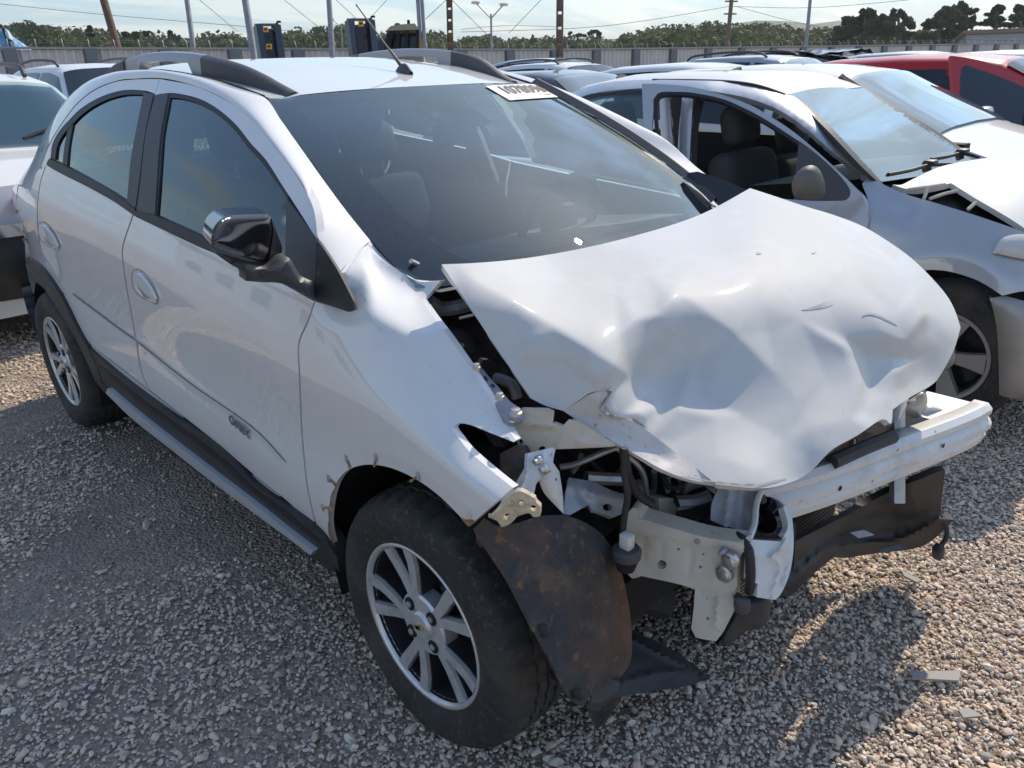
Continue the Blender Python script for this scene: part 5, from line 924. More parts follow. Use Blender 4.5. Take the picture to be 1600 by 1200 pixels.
MB().rbox((wc[0]-1.25, 1.70, .40), (1.75, .08, .42), .03, 2).build('lower_door_skin', 'silver', sc)
V = [(-2.9, 1.75, .3), (-2.9, 3.1, .3), (-2.95, 1.72, .9), (-2.95, 3.14, .9), (-2.7, 1.8, 1.05), (-2.7, 3.06, 1.05)]; mesh('tail_panel', V, [(0, 2, 3, 1), (2, 4, 5, 3)], 'silver', sc)
MB().rbox((-2.3, 1.71, .70), (1.2, .08, .55), .03, 2).build('rear_flank', 'silver', sc)

# ================================================================== OTHER CARS (one builder, each with its own proportions)
def gcar(name, label, loc, paint, rz=0.0, L1=.78, L2=3.15, hw=.85, hood=(.74, 1.0), ws=(-.05, -.85), roof=1.47, rear=(-2.75, -3.1), belt=(.98, 1.06), rails=False, glassm='glassdark', black_bumper=False, lamps=True, sedan=False, sticker=False, wheels=True, group='cars parked in the yard behind', wipers=False, mirror=True):
    root = thing(name, label, 'car', loc, rz, group)
    rk = 1.0-.035
    if sedan: tx = [L1+.02, L1-.05, L1-.35, ws[0], ws[1], ws[1]-.35, rear[0]+.35, rear[0], rear[1]+.1, -L2+.06, -L2]; tz = [.55, hood[0]-.03, hood[0]+.09, hood[1], roof-.04, roof, roof-.02, roof-.10, 1.02, .98, .6]
    else: tx = [L1+.02, L1-.05, L1-.35, ws[0], ws[1], ws[1]-.35, -1.7, rear[0]+.35, rear[0], rear[1], -L2]; tz = [.55, hood[0]-.03, hood[0]+.09, hood[1], roof-.045, roof, roof+.005, roof-.025, roof-.08, belt[1]-.02, .6]
    tx = np.array(tx[::-1]); tz = np.array(tz[::-1])
    ztop = lambda x: float(np.interp(x, tx, tz)); zb = lambda x: belt[0]+(belt[1]-belt[0])*min(1, max(0, (ws[0]-x)/2.4))
    def sec(x):
        tp = 1-.14*max(0, (x-.25)/(L1-.25))**2-.10*max(0, (-2.3-x)/(L2-2.3))**2; W = hw*tp; zt = ztop(x); b = min(zb(x), zt-.025); sh = min(.80, b-.05)
        yb = W*.955; up = max(0, zt-.05-b); yr = max(.30, yb-up*.46-.02)
        return [(W*.90, .20), (W*.97, .34), (W, .56), (W*.995, sh), (yb, b), (yb-up*.20, b+up*.5), (yr, max(b+.004, zt-.05)), (yr-.05, zt-.018), (yr*.6, zt+.006), (0, zt+.016)], yr
    xs = sorted(set(list(np.linspace(-L2, L1, 46))+[ws[0], ws[1], rear[0], rear[1]])); V = []; n = 19
    for x in xs:
        h, _ = sec(x); V += [(x, -y, z) for y, z in h]+[(x, y, z) for y, z in h[-2::-1]]
    F = [(i*n+j, (i+1)*n+j, (i+1)*n+j+1, i*n+j+1) for i in range(len(xs)-1) for j in range(n-1)]; F = [f[::-1] for f in F]
    F += [tuple(range(n))[::-1], tuple((len(xs)-1)*n+j for j in range(n))]
    body = mesh('body', V, [f[::-1] for f in F], paint, root, local=True, sharp=35)
    def ysec(x, z):
        h, _ = sec(x); ys = [p[0] for p in h]; zz = [p[1] for p in h]; return float(np.interp(z, zz, ys))
    # windscreen + rear screen sheets
    def screen(nm, xa, xb, m=9, k=15, inset_=.05):
        V = []
        for i in range(m):
            u = (i+.0)/(m-1); x = xa+(xb-xa)*(inset_+(1-2*inset_)*u); h, yr = sec(x); ye = yr-.035
            for j in range(k):
                s = -1+2*j/(k-1); yy = s*ye; zz = float(np.interp(-abs(yy), [-p[0] for p in h[5:]], [p[1] for p in h[5:]])); V.append((x+.012*(1 if xa > xb else -1)*(1 if nm == 'windscreen' else 1), yy, zz+.012))
        F = [(i*k+j, i*k+j+1, (i+1)*k+j+1, (i+1)*k+j) for i in range(m-1) for j in range(k-1)]
        return mesh(nm, V, F, glassm, root, local=True, sharp=None)
    wsm = screen('windscreen', ws[0], ws[1]); screen('rear_window', rear[1], rear[0])
    if wipers:
        for y0 in (-.35, .2):
            a = np.array((ws[0]-.06, y0, ztop(ws[0]-.06)+.03)); b_ = np.array((ws[0]-.20, y0+.45, ztop(ws[0]-.20)+.03)); MB().tube([a, a*.4+b_*.6+np.array((0, 0, .012)), b_], .011, 6).build('wiper', 'seal', root, local=True)
    # side windows
    wins = [(ws[0]-.12, -1.22), (-1.30, rear[0]+.10)] if not sedan else [(ws[0]-.12, -1.22), (-1.30, rear[0]-.02)]
    for sg in (-1, 1):
        for (xa, xb) in wins:
            V = []; m = 15
            for i in range(m):
                x = xa+(xb-xa)*i/(m-1); z0 = zb(x)+.02; z1 = max(z0+.004, ztop(x)-.085)
                for j in range(5): z = z0+(z1-z0)*j/4; V.append((x, sg*(ysec(x, z)+.007), z))
            F = [(i*5+j, i*5+j+1, (i+1)*5+j+1, (i+1)*5+j) for i in range(m-1) for j in range(4)]
            mesh('side_window', V, F if sg > 0 else [f[::-1] for f in F], 'glassdark', root, local=True, sharp=None)
        if rails:
            P = [(ws[1]-.25, sg*.50, ztop(ws[1]-.25)), (ws[1]-.40, sg*.51, ztop(ws[1]-.4)+.05), (-1.7, sg*.52, ztop(-1.7)+.065), (rear[0]+.35, sg*.51, ztop(rear[0]+.35)+.05), (rear[0]+.2, sg*.50, ztop(rear[0]+.2))]
            MB().tube(catmull([np.array(p) for p in P], .05), .018, 8).build('roof_rail', 'railblack', root, local=True)
        if mirror:
            MB().rbox((ws[0]-.25, sg*(hw+.08), belt[0]+.06), (.10, .18, .13), .035, 2).build('side_mirror', paint, root, local=True)
        if lamps:
            V = []
            for i in range(5):
                x = L1-.03-.34*i/4
                for j in range(3): z = min(hood[0]-.05+.05*i/4, ztop(x)-.03)-.13*(1-j/2); V.append((x+.01, sg*(ysec(x, z)+.004)*(1-.02*(4-i)), z))
            F = [(i*3+j, i*3+j+1, (i+1)*3+j+1, (i+1)*3+j) for i in range(4) for j in range(2)]
            mesh('headlamp', V, F if sg > 0 else [f[::-1] for f in F], 'lamp', root, local=True)
        if wheels:
            for x in (0.0, -2.5):
                a = [math.pi*k/12 for k in range(13)]; V = [(x, sg*(hw+.003), .30)]+[(x+.36*math.cos(t), sg*(ysec(x+.36*math.cos(t), .3+.36*math.sin(t))+.004), .30+.36*math.sin(t)) for t in a]
                F = [(0, k+1, k+2) for k in range(12)]; mesh('wheel_arch', V, F if sg < 0 else [f[::-1] for f in F], 'black', root, local=True)
                simple_wheel(root, (x, sg*(hw-.005), .30), .30, .19, sg, 'alu', 5, local=True)
    if black_bumper:
        b = MB()
        for i in range(13):
            pass
        V = []; k = 15
        for j in range(k):
            s = -1+2*j/(k-1)
            for (z, o_) in ((.30, .0), (.42, .05), (.56, .06), (.68, .03)): V.append((L1+.02+o_-.28*abs(s)**3.2, s*(hw-.02), z))
        F = [(j*4+i, (j+1)*4+i, (j+1)*4+i+1, j*4+i+1) for j in range(k-1) for i in range(3)]
        mesh('front_bumper', V, F, 'plastic', root, local=True)
        V = [(x+.012, y, z) for (x, y, z) in V]; vv = [v for j in range(k) for v in ((L1+.075-.28*abs(-1+2*j/(k-1))**3.2, (-1+2*j/(k-1))*(hw-.03), .66), (L1+.075-.28*abs(-1+2*j/(k-1))**3.2, (-1+2*j/(k-1))*(hw-.03), .73))]
        mesh('grille_bar', vv, [(2*j, 2*j+2, 2*j+3, 2*j+1) for j in range(k-1)], 'chrome', root, local=True)
    return root
g1 = gcar('parked_suv', 'white car with grey windscreen and black bumper parked behind the crashed hatchback', (-4.72, -.40, 0), M['white2'], hood=(.92, 1.04), ws=(-.02, -.62), roof=1.50, belt=(1.0, 1.05), rails=True, black_bumper=True, glassm=M['glassws'], wipers=True)
g2 = gcar('parked_suv', 'white car with silver roof rails near the fence at the left edge', (-9.6, 2.25, 0), M['white2'], roof=1.58, rails=True, hood=(.85, 1.1), ws=(.1, -.55))
g3 = gcar('parked_sedan', 'dark grey car whose windscreen shows just right of the near roof rail', (-4.7, 6.25, 0), M['darkgrey'], roof=1.36, sedan=True, glassm=M['glassws2'], hood=(.70, .92), belt=(.90, .96))
g4 = gcar('parked_suv', 'white car with black roof rails behind the dark grey car', (-8.2, 10.4, 0), M['white2'], roof=1.42, rails=True, glassm=M['glassdark'])
g5 = gcar('parked_hatchback', 'small white hatchback with two dark side windows in front of the fence', (-3.95, 8.4, 0), M['white2'], roof=1.39, glassm=M['glassws2'], hood=(.70, .92), belt=(.92, .98))
g6 = gcar('parked_suv', 'pale silver car with grey roof rails beside the small white hatchback', (-4.3, 10.9, 0), M['greycar'], roof=1.46, rails=True, glassm=M['glassws2'])
g7 = gcar('wrecked_car', 'dark wrecked car with crumpled black roof in the back row', (-4.6, 13.2, 0), M['darkgrey'], roof=1.44, rails=True)
g8 = gcar('parked_hatchback', 'grey car behind the red car, only its roof showing', (-3.6, 15.6, 0), M['greycar'], roof=1.45)
g9 = gcar('parked_hatchback', 'white car with clean bonnet between the silver and the red car', (-.62, 4.85, 0), M['white2'], roof=1.40, hood=(.76, .98), ws=(-.02, -.80), glassm=M['glassws2'], belt=(.94, 1.0), group='cars in the front row')
g10 = gcar('red_hatchback', 'red car with its front door swung open in the front row', (-.32, 7.38, 0), M['redcar'], roof=1.44, hood=(.78, 1.02), ws=(-.02, -.80), group='cars in the front row', mirror=False)
g11 = gcar('parked_hatchback', 'white car beyond the red car at the right edge', (-.3, 10.0, 0), M['white2'], roof=1.45, group='cars in the front row')
g12 = gcar('parked_van', 'grey estate car farthest back near the lattice pole', (-11.6, 13.6, 0), M['greycar'], roof=1.50, glassm=M['glassdark'])
# crumpled sheet on the wreck's roof
b = MB(); RN = random.Random(5); V = []; m = 14
for i in range(m):
    for j in range(7): V.append((-.55-2.0*i/(m-1), -.55+1.1*j/6, 1.47+RN.uniform(-.03, .07)))
mesh('torn_roof_lining', V, [(i*7+j, (i+1)*7+j, (i+1)*7+j+1, i*7+j+1) for i in range(m-1) for j in range(6)], 'gloss', g7, local=True, sharp=20)
# red car's open door
RD = [(1486, 88, 'y', 6.05), (1600, 135, 'y', 6.62), (1600, 215, 'y', 6.45), (1489, 215, 'y', 5.85)]
rdp = traced('front_door', [(1486, 87, 1), (1515, 91), (1550, 100), (1600, 122), (1640, 145, 1), (1640, 230, 1), (1545, 216, 1), (1490, 208, 1), (1489, 150)], RD, 'redcar', g10, edge=.03, step=7, holes=[[(1503, 107), (1530, 110), (1570, 124), (1610, 142), (1635, 158), (1635, 200), (1560, 190), (1507, 182)]])
traced('window_glass', [(1502, 106), (1530, 109), (1570, 123), (1610, 141), (1636, 157), (1636, 201), (1560, 191), (1506, 183)], RD, 'glassdark', rdp, edge=.004, step=9)
traced('rear_door', [(1330, 108, 1), (1370, 101), (1420, 97.5), (1484, 97, 1), (1486, 150), (1482, 185), (1470, 190, 1), (1380, 160, 1)], [(1330, 108, 'y', 6.72), (1484, 97, 'y', 6.72), (1482, 185, 'y', 6.55), (1380, 160, 'y', 6.55)], 'redcar', g10, edge=.03, step=7)
traced('rear_glass', [(1370, 113, 1), (1400, 110), (1478, 108, 1), (1479, 125), (1471, 168, 1), (1440, 170, 1)], [(1330, 108, 'y', 6.71), (1484, 97, 'y', 6.71), (1482, 185, 'y', 6.54), (1380, 160, 'y', 6.54)], 'glassdark', g10, edge=.004, step=9)

# ================================================================== YARD, FENCE, POLES
def ground_mat():
    m = bpy.data.materials.new('gravel_ground'); m.use_nodes = True; t = m.node_tree; b = t.nodes['Principled BSDF']; b.inputs['Roughness'].default_value = .9; l = t.links; n = t.nodes
    co = n.new('ShaderNodeTexCoord'); vo = n.new('ShaderNodeTexVoronoi'); vo.inputs['Scale'].default_value = 85; vo.inputs['Randomness'].default_value = 1; l.new(co.outputs['Object'], vo.inputs['Vector'])
    rp = n.new('ShaderNodeValToRGB'); e = rp.color_ramp.elements; e[0].position = 0; e[0].color = (.24, .195, .155, 1); e[1].position = 1; e[1].color = (.52, .42, .325, 1); x = e.new(.5); x.color = (.38, .305, .235, 1)
    sx = n.new('ShaderNodeSeparateColor'); l.new(vo.outputs['Color'], sx.inputs[0]); l.new(sx.outputs[0], rp.inputs[0])
    nz = n.new('ShaderNodeTexNoise'); nz.inputs['Scale'].default_value = 1.6; nz.inputs['Detail'].default_value = 8; nz.inputs['Roughness'].default_value = .65; l.new(co.outputs['Object'], nz.inputs['Vector'])
    mr = n.new('ShaderNodeMapRange'); mr.inputs[1].default_value = .42; mr.inputs[2].default_value = .62; l.new(nz.outputs[0], mr.inputs[0])
    fz = n.new('ShaderNodeTexNoise'); fz.inputs['Scale'].default_value = 160; fz.inputs['Detail'].default_value = 4; l.new(co.outputs['Object'], fz.inputs['Vector'])
    sr = n.new('ShaderNodeValToRGB'); e = sr.color_ramp.elements; e[0].position = .3; e[0].color = (.20, .16, .125, 1); e[1].position = .75; e[1].color = (.36, .295, .235, 1); l.new(fz.outputs[0], sr.inputs[0])
    mx = n.new('ShaderNodeMixRGB'); l.new(mr.outputs[0], mx.inputs[0]); l.new(rp.outputs[0], mx.inputs[1]); l.new(sr.outputs[0], mx.inputs[2]); l.new(mx.outputs[0], b.inputs['Base Color'])
    bp = n.new('ShaderNodeBump'); bp.inputs['Strength'].default_value = 1.0; bp.inputs['Distance'].default_value = .010; inv = n.new('ShaderNodeMath'); inv.operation = 'SUBTRACT'; inv.inputs[0].default_value = 1; l.new(vo.outputs['Distance'], inv.inputs[1])
    ad2 = n.new('ShaderNodeMath'); ad2.operation = 'MULTIPLY_ADD'; ad2.inputs[1].default_value = .25; l.new(fz.outputs[0], ad2.inputs[0]); l.new(inv.outputs[0], ad2.inputs[2]); l.new(ad2.outputs[0], bp.inputs['Height']); l.new(bp.outputs[0], b.inputs['Normal'])
    return m
E_ = 4000; gr = mesh('ground', [(-E_, -E_, 0), (E_, -E_, 0), (E_, E_, 0), (-E_, E_, 0)], [(0, 1, 2, 3)], ground_mat(), sharp=None); gr['kind'] = 'structure'
# loose stones: points carrying size and turn, instanced pebble shapes
pk = bpy.data.collections.new('pebble_kinds')
pm = bpy.data.materials.new('pebble_stone'); pm.use_nodes = True; t = pm.node_tree; b = t.nodes['Principled BSDF']; b.inputs['Roughness'].default_value = .8; oi = t.nodes.new('ShaderNodeObjectInfo')
rp = t.nodes.new('ShaderNodeValToRGB'); rp.color_ramp.interpolation = 'LINEAR'; e = rp.color_ramp.elements; cols = [(0, (.24, .21, .19)), (.08, (.42, .34, .28)), (.22, (.66, .51, .37)), (.38, (.70, .50, .38)), (.52, (.64, .54, .42)), (.68, (.78, .65, .48)), (.84, (.70, .52, .41)), (.95, (.82, .74, .62)), (1, (.48, .46, .42))]
e[0].position = 0; e[0].color = (*cols[0][1], 1); e[1].position = 1; e[1].color = (*cols[-1][1], 1)
for p, c in cols[1:-1]: x = e.new(p); x.color = (*c, 1)
t.links.new(oi.outputs['Random'], rp.inputs[0]); nz = t.nodes.new('ShaderNodeTexNoise'); nz.inputs['Scale'].default_value = 3; nz.inputs['Detail'].default_value = 6; co = t.nodes.new('ShaderNodeTexCoord'); t.links.new(co.outputs['Object'], nz.inputs['Vector'])
mm = t.nodes.new('ShaderNodeMixRGB'); mm.blend_type = 'MULTIPLY'; mm.inputs[0].default_value = .22; t.links.new(rp.outputs[0], mm.inputs[1]); t.links.new(nz.outputs[0], mm.inputs[2])
hs = t.nodes.new('ShaderNodeBrightContrast'); hs.inputs[1].default_value = .06; t.links.new(mm.outputs[0], hs.inputs[0]); t.links.new(hs.outputs[0], b.inputs['Base Color'])
for k in range(9):
    bm = bmesh.new(); bmesh.ops.create_icosphere(bm, subdivisions=2, radius=.5); rr = np.random.default_rng(50+k); dirs = rr.normal(size=(7, 3)); dirs /= np.linalg.norm(dirs, axis=1)[:, None]; cut = rr.uniform(.26, .44, 7)
    for v in bm.verts:
        p = np.array(v.co)*(1+.10*math.sin(v.co.x*9+k)+.08*math.cos(v.co.y*11+2*k))
        for d_, c_ in zip(dirs, cut):
            s_ = p@d_
            if s_ > c_: p = p-d_*(s_-c_)*.85
        v.co = Vector(p*np.array((1.0, rr.uniform(.78, .8), .62)))
    me = bpy.data.meshes.new('pebble'); bm.to_mesh(me); bm.free(); me.materials.append(pm); me.polygons.foreach_set('use_smooth', [True]*len(me.polygons)); me.set_sharp_from_angle(angle=math.radians(32)); pk.objects.link(bpy.data.objects.new('pebble', me))
def vnoise(x, y, s, seed):
    r_ = np.random.default_rng(seed).random((64, 64)); u = x*s; v = y*s; iu = np.floor(u).astype(int); iv = np.floor(v).astype(int); fu = smooth(u-iu); fv = smooth(v-iv); g = lambda a, b: r_[a % 64, b % 64]
    return (g(iu, iv)*(1-fu)+g(iu+1, iv)*fu)*(1-fv)+(g(iu, iv+1)*(1-fu)+g(iu+1, iv+1)*fu)*fv
n0 = 900000; X = RNG.uniform(-6.5, 2.6, n0); Yp = RNG.uniform(-3.4, 4.6, n0); d = np.stack([X, Yp, np.zeros(n0)], 1)-CAM; z = d@CF; px = 800+FPX*(d@CR)/np.maximum(z, .01); py = 600-FPX*(d@CU)/np.maximum(z, .01)
ok = (z > .3) & (px > -420) & (px < 2020) & (py > -100) & (py < 1560); dist = np.linalg.norm(d, axis=1)
under = (np.abs(Yp) < .62) & (X > -2.9) & (X < .1)
patch = .55*vnoise(X, Yp, 1.5, 3)+.3*vnoise(X, Yp, 4.2, 4)+.15*vnoise(X, Yp, 11, 5)
leftish = smooth((.25-X-.35*Yp)/1.2)                # the left half is trodden sand with stones lying thinner
keep = np.where(leftish > 0, 1-leftish*(1-smooth((patch-.41)/.22)*.50-.025), 1.0)
keep = keep*np.clip(1.25-dist/9, .25, 1)*np.where(under, .25, 1)
ok &= RNG.random(n0) < keep; X = X[ok]; Yp = Yp[ok]; dist = dist[ok]; N_ = len(X); print('pebbles', N_)
big = RNG.random(N_); s0 = np.where(big > .985, RNG.uniform(.020, .034, N_), np.where(big > .72, RNG.uniform(.0125, .019, N_), RNG.uniform(.0055, .0125, N_)))*(1+.05*np.clip(dist-2, 0, 5))
me = bpy.data.meshes.new('gravel'); me.vertices.add(N_); me.vertices.foreach_set('co', np.stack([X, Yp, RNG.uniform(-.001, .008, N_)+s0*.12], 1).ravel())
a = me.attributes.new('turn', 'FLOAT_VECTOR', 'POINT'); a.data.foreach_set('vector', np.stack([RNG.uniform(-.5, .5, N_), RNG.uniform(-.5, .5, N_), RNG.uniform(0, 6.28, N_)], 1).ravel())
a = me.attributes.new('size', 'FLOAT_VECTOR', 'POINT'); a.data.foreach_set('vector', np.stack([s0*RNG.uniform(.85, 1.3, N_), s0*RNG.uniform(.8, 1.1, N_), s0*RNG.uniform(.7, 1.1, N_)], 1).ravel())
a = me.attributes.new('pick', 'INT', 'POINT'); a.data.foreach_set('value', RNG.integers(0, 9, N_).astype(np.int32))
gv = bpy.data.objects.new('gravel', me); COL.objects.link(gv); gv['kind'] = 'stuff'
ng = bpy.data.node_groups.new('lay_stones', 'GeometryNodeTree'); ng.interface.new_socket('Geometry', in_out='INPUT', socket_type='NodeSocketGeometry'); ng.interface.new_socket('Geometry', in_out='OUTPUT', socket_type='NodeSocketGeometry')
gi = ng.nodes.new('NodeGroupInput'); go = ng.nodes.new('NodeGroupOutput'); ip = ng.nodes.new('GeometryNodeInstanceOnPoints'); ci = ng.nodes.new('GeometryNodeCollectionInfo'); ci.inputs[0].default_value = pk; ci.inputs['Separate Children'].default_value = True; ci.inputs['Reset Children'].default_value = True
def na(nm, ty): q = ng.nodes.new('GeometryNodeInputNamedAttribute'); q.data_type = ty; q.inputs[0].default_value = nm; return q.outputs['Attribute']
ng.links.new(gi.outputs[0], ip.inputs['Points']); ng.links.new(ci.outputs[0], ip.inputs['Instance']); ip.inputs['Pick Instance'].default_value = True
ng.links.new(na('pick', 'INT'), ip.inputs['Instance Index']); ng.links.new(na('turn', 'FLOAT_VECTOR'), ip.inputs['Rotation']); ng.links.new(na('size', 'FLOAT_VECTOR'), ip.inputs['Scale']); ng.links.new(ip.outputs[0], go.inputs[0])
md = gv.modifiers.new('stones', 'NODES'); md.node_group = ng
# scraps lying on the gravel
for nm, pts, mt, lab in (('plastic_strip', [(1425, 1052), (1500, 1050), (1498, 1066), (1424, 1062)], 'scrap', 'grey flat strip lying on the sunlit gravel'), ('glass_shard', [(1497, 1112), (1512, 1108), (1535, 1121), (1505, 1124)], 'scrap', 'pale flat shard on the gravel below the grey strip'), ('stone_flake', [(1408, 893), (1440, 909), (1432, 912), (1412, 902)], 'scrap', 'thin pale splinter on the sunlit gravel by the undertray')):
    P = [Q(x_, y_, 'z', .022) for x_, y_ in pts]; V = [tuple(p) for p in P]+[tuple(p+np.array((0, 0, .006))) for p in P]; k = len(P)
    o = mesh(nm, V, [tuple(range(k))[::-1], tuple(range(k, 2*k))]+[(i, (i+1) % k, k+(i+1) % k, k+i) for i in range(k)], mt, sharp=20); tag(o, lab, 'debris')

# perimeter fence: posts, ribbed sheets, cap beam, barbed wire
FP0 = CAM[:2]+np.array([-27.806, 30.184]); FD = np.array([.581, 2.432]); FU = FD/np.linalg.norm(FD); FN = np.array([FU[1], -FU[0]])
ftop = lambda k: 1.93-.0135*(k)*(1 if k > 0 else 3.3)
fence = thing('perimeter_fence', 'long grey fence of ribbed sheet panels between concrete posts round the yard', 'fence', (FP0[0], FP0[1], 0))
K0, K1 = -11, 19; RZF = math.atan2(FU[1], FU[0])
def fp(k, off=0, z=0): q = FP0+FD*k+FN*off; return np.array((q[0], q[1], z))
post_me = {}
for k in range(K0, K1):
    zt = ftop(k); b = MB(); R = Matrix.Rotation(RZF, 3, 'Z'); b.box(fp(k, .06, zt/2-.05), (.40, .30, zt-.02), R); b.build('fence_post', 'postgrey', fence)
    # ribbed sheet
    m = 33; V = []
    for i in range(m):
        u = .2/2.5+(2.1/2.5)*i/(m-1); zt2 = ftop(k+u)-.10; o_ = (-.02, -.02, .05, .05)[i % 4]
        for w0, w1 in ((0, o_),): q = fp(k+u, w1, 0); V += [q, q+np.array((0, 0, zt2))]
    nV = len(V); V += [v-np.array((FN[0]*.02, FN[1]*.02, 0)) for v in V]
    F = [(2*i, 2*i+2, 2*i+3, 2*i+1) for i in range(m-1)]+[(nV+2*i+1, nV+2*i+3, nV+2*i+2, nV+2*i) for i in range(m-1)]
    mesh('fence_sheet', V, F, 'fencemetal', fence, sharp=15)
    a = fp(k, .03, ftop(k)-.05); c = fp(k+1, .03, ftop(k+1)-.05); V = []
    for q in (a, c):
        for (do, dz_) in ((-.07, -.03), (.09, -.03), (.09, .05), (-.07, .05)): V.append(q+np.array((FN[0]*do, FN[1]*do, dz_)))
    mesh('fence_beam', V, [(0, 1, 5, 4), (1, 2, 6, 5), (2, 3, 7, 6), (3, 0, 4, 7), (0, 3, 2, 1), (4, 5, 6, 7)], 'concrete', fence, sharp=20)
    for j in range(3):
        q = fp(k+j/3, .0, ftop(k+j/3)); MB().tube([q, q+np.array((0, 0, .12)), q+np.array((-FN[0]*.05, -FN[1]*.05, .20)), q+np.array((-FN[0]*.16, -FN[1]*.16, .26))], .010, 5).build('wire_bracket', 'whiteplastic', fence)
for h in (.14, .22): MB().tube([fp(k, -.02-.5*(h-.14), ftop(k)+h) for k in range(K0, K1+1)], .004, 4).build('barbed_wire', 'galv', fence)

def pole(name, label, a, b_, d0, wpx, mat, cat='pole', kind='round', group='poles along the fence'):
    A = Q(a[0], a[1], 'd', d0); B = Q(b_[0], b_[1], 'd', d0); ax_ = (A-B)/np.linalg.norm(A-B)
    base = B+ax_*((0-B[2])/ax_[2]); topp = A+ax_*2.5; r_ = wpx/FPX*d0/2
    root = thing(name, label, cat, tuple(base), 0, group)
    if kind == 'round': MB().tube([base, topp], [r_*1.1, r_*.9], 10).build('shaft', mat, root)
    elif kind == 'double':
        for s in (-.55, .55): q = CR*r_*s; MB().tube([base+q, topp+q], r_*.5, 8).build('shaft', mat, root)
    else:
        s_ = MB()
        for s in (-.8, .8): q = CR*r_*s; s_.tube([base+q, topp+q], r_*.25, 4); 
        for s in (-.8, .8):
            q = CR*r_*s; MB().tube([base+q, topp+q], r_*.28, 4).build('rail', mat, root)
        for k in range(14):
            c = base+(topp-base)*(k+.5)/14; hh = np.linalg.norm(topp-base)/14
            MB().box(c, (r_*1.7*abs(CR[0])+.02, r_*1.7*abs(CR[1])+.02, hh*.72)).build('web_plate', mat, root)
    return root, base, topp
pole('leaning_pole', 'thick rusty brown pole leaning at the left behind the fence', (162, 0), (184, 76), 30, 12, 'rustpole')
pole('concrete_pole', 'thin grey pole right of the leaning rusty pole', (292, 0), (303, 80), 33, 8, 'galv')
pole('steel_pole', 'grey steel pole left of the forklift mast, standing before the fence', (383, 0), (398, 95), 22, 11, 'galv')
pole('concrete_pole', 'slim grey pole between the two forklifts', (514, 0), (519, 80), 31, 8.5, 'galv')
pole('steel_pole', 'twin tube grey post at the right side of the wheel loader', (656, 0), (661, 80), 24, 12, 'galv', kind='double')
pole('girder_pole', 'brown slotted girder post right of the twin tube post', (702, 0), (704, 85), 33, 9, 'rustpole', kind='girder')
pole('girder_pole', 'tall grey slotted girder post rising over the windscreen corner', (875, 0), (874, 110), 21, 10.5, 'woodpole', kind='girder')
wpole, wb, wt = pole('power_pole', 'brown timber power pole on the wooded hill at the right', (1143, 0), (1136, 74), 62, 6.5, 'woodpole', group='power poles')
for h in (1.2, 2.2): c = wb+(wt-wb)*(1-(h+1.4)/np.linalg.norm(wt-wb)); MB().tube([c-CR*.5, c+CR*.5], .06, 6).build('cross_arm', 'woodpole', wpole)
pole('power_pole', 'plain grey power pole left of the big dark trees', (1266, 0), (1259, 74), 60, 5.5, 'galv', group='power poles')
def lamp(label, top, base_, heads, d0, r_):
    A = Q(*top, 'd', d0); B = Q(*base_, 'd', d0); B[2] = 0; root = thing('street_lamp', label, 'street lamp', tuple(B), 0, 'double street lamps'); MB().tube([B, A], [r_, r_*.7], 8).build('lamp_post', 'galv', root)
    for h in heads:
        Hh = Q(*h, 'd', d0); arm = MB().tube([A-np.array((0, 0, .3)), Hh], r_*.45, 6).build('lamp_arm', 'galv', root); MB().rbox(Hh, (r_*5, r_*5, r_*2), r_*.8, 2).build('lamp_head', 'whiteplastic', arm)
lamp('double armed street lamp standing behind the fence above the roof', (767, 22), (768, 75), [(743, 4), (787, 7)], 58, .10)
lamp('small distant double street lamp behind the forklift mast', (533, 38), (533, 75), [(518, 30), (552, 29)], 95, .10)
WL = ['long wire sagging from the top left corner past the leaning pole', 'stay wire slanting down right of the slim pole at the left', 'stay wire slanting down left of the slim pole between the forklifts', 'stay wire slanting down right of the slim pole towards the taller forklift', 'wire slanting up to the right of the taller forklift mast', 'stay wire running down right from the slotted girder post to the street lamp', 'wire slanting up to the right between street lamp and tall girder post', 'stay wire running down left from the slotted girder post', 'upper wire rising from the street lamp to the timber power pole', 'short wire from the street lamp to the tall girder post', 'upper wire running right from the timber power pole', 'lower wire running right from the timber power pole past the dark trees']
for i, (P, r_) in enumerate(([[(-20, 4, 'd', 40), (165, 23, 'd', 41), (400, 43, 'd', 42), (560, 60, 'd', 43)], .012], [[(306, -5, 'd', 33), (372, 50, 'd', 40)], .012], [[(438, -5, 'd', 33), (500, 44, 'd', 40)], .012], [[(520, -5, 'd', 33), (560, 32, 'd', 40)], .012], [[(610, -6, 'd', 40), (575, 32, 'd', 40)], .012],
    [[(706, 0, 'd', 33), (765, 58, 'd', 45)], .014], [[(850, -5, 'd', 40), (795, 52, 'd', 45)], .014], [[(697, 0, 'd', 33), (665, 30, 'd', 33)], .012], [[(720, 50, 'd', 60), (900, 44, 'd', 60), (1010, 32, 'd', 61), (1139, 10, 'd', 62)], .018], [[(720, 46, 'd', 60), (790, 40, 'd', 60), (880, 42, 'd', 60)], .015], [[(1140, 10, 'd', 62), (1270, 12, 'd', 60), (1420, 0, 'd', 58)], .016], [[(1150, 10, 'd', 62), (1260, 38, 'd', 62), (1400, 58, 'd', 62), (1600, 64, 'd', 64)], .016])):
    o = MB().tube(catmull([Q(*p) for p in P], 1.5) if len(P) > 2 else [Q(*p) for p in P], r_, 5).build('power_wire', 'wire'); tag(o, WL[i], 'wire', 'overhead wires')

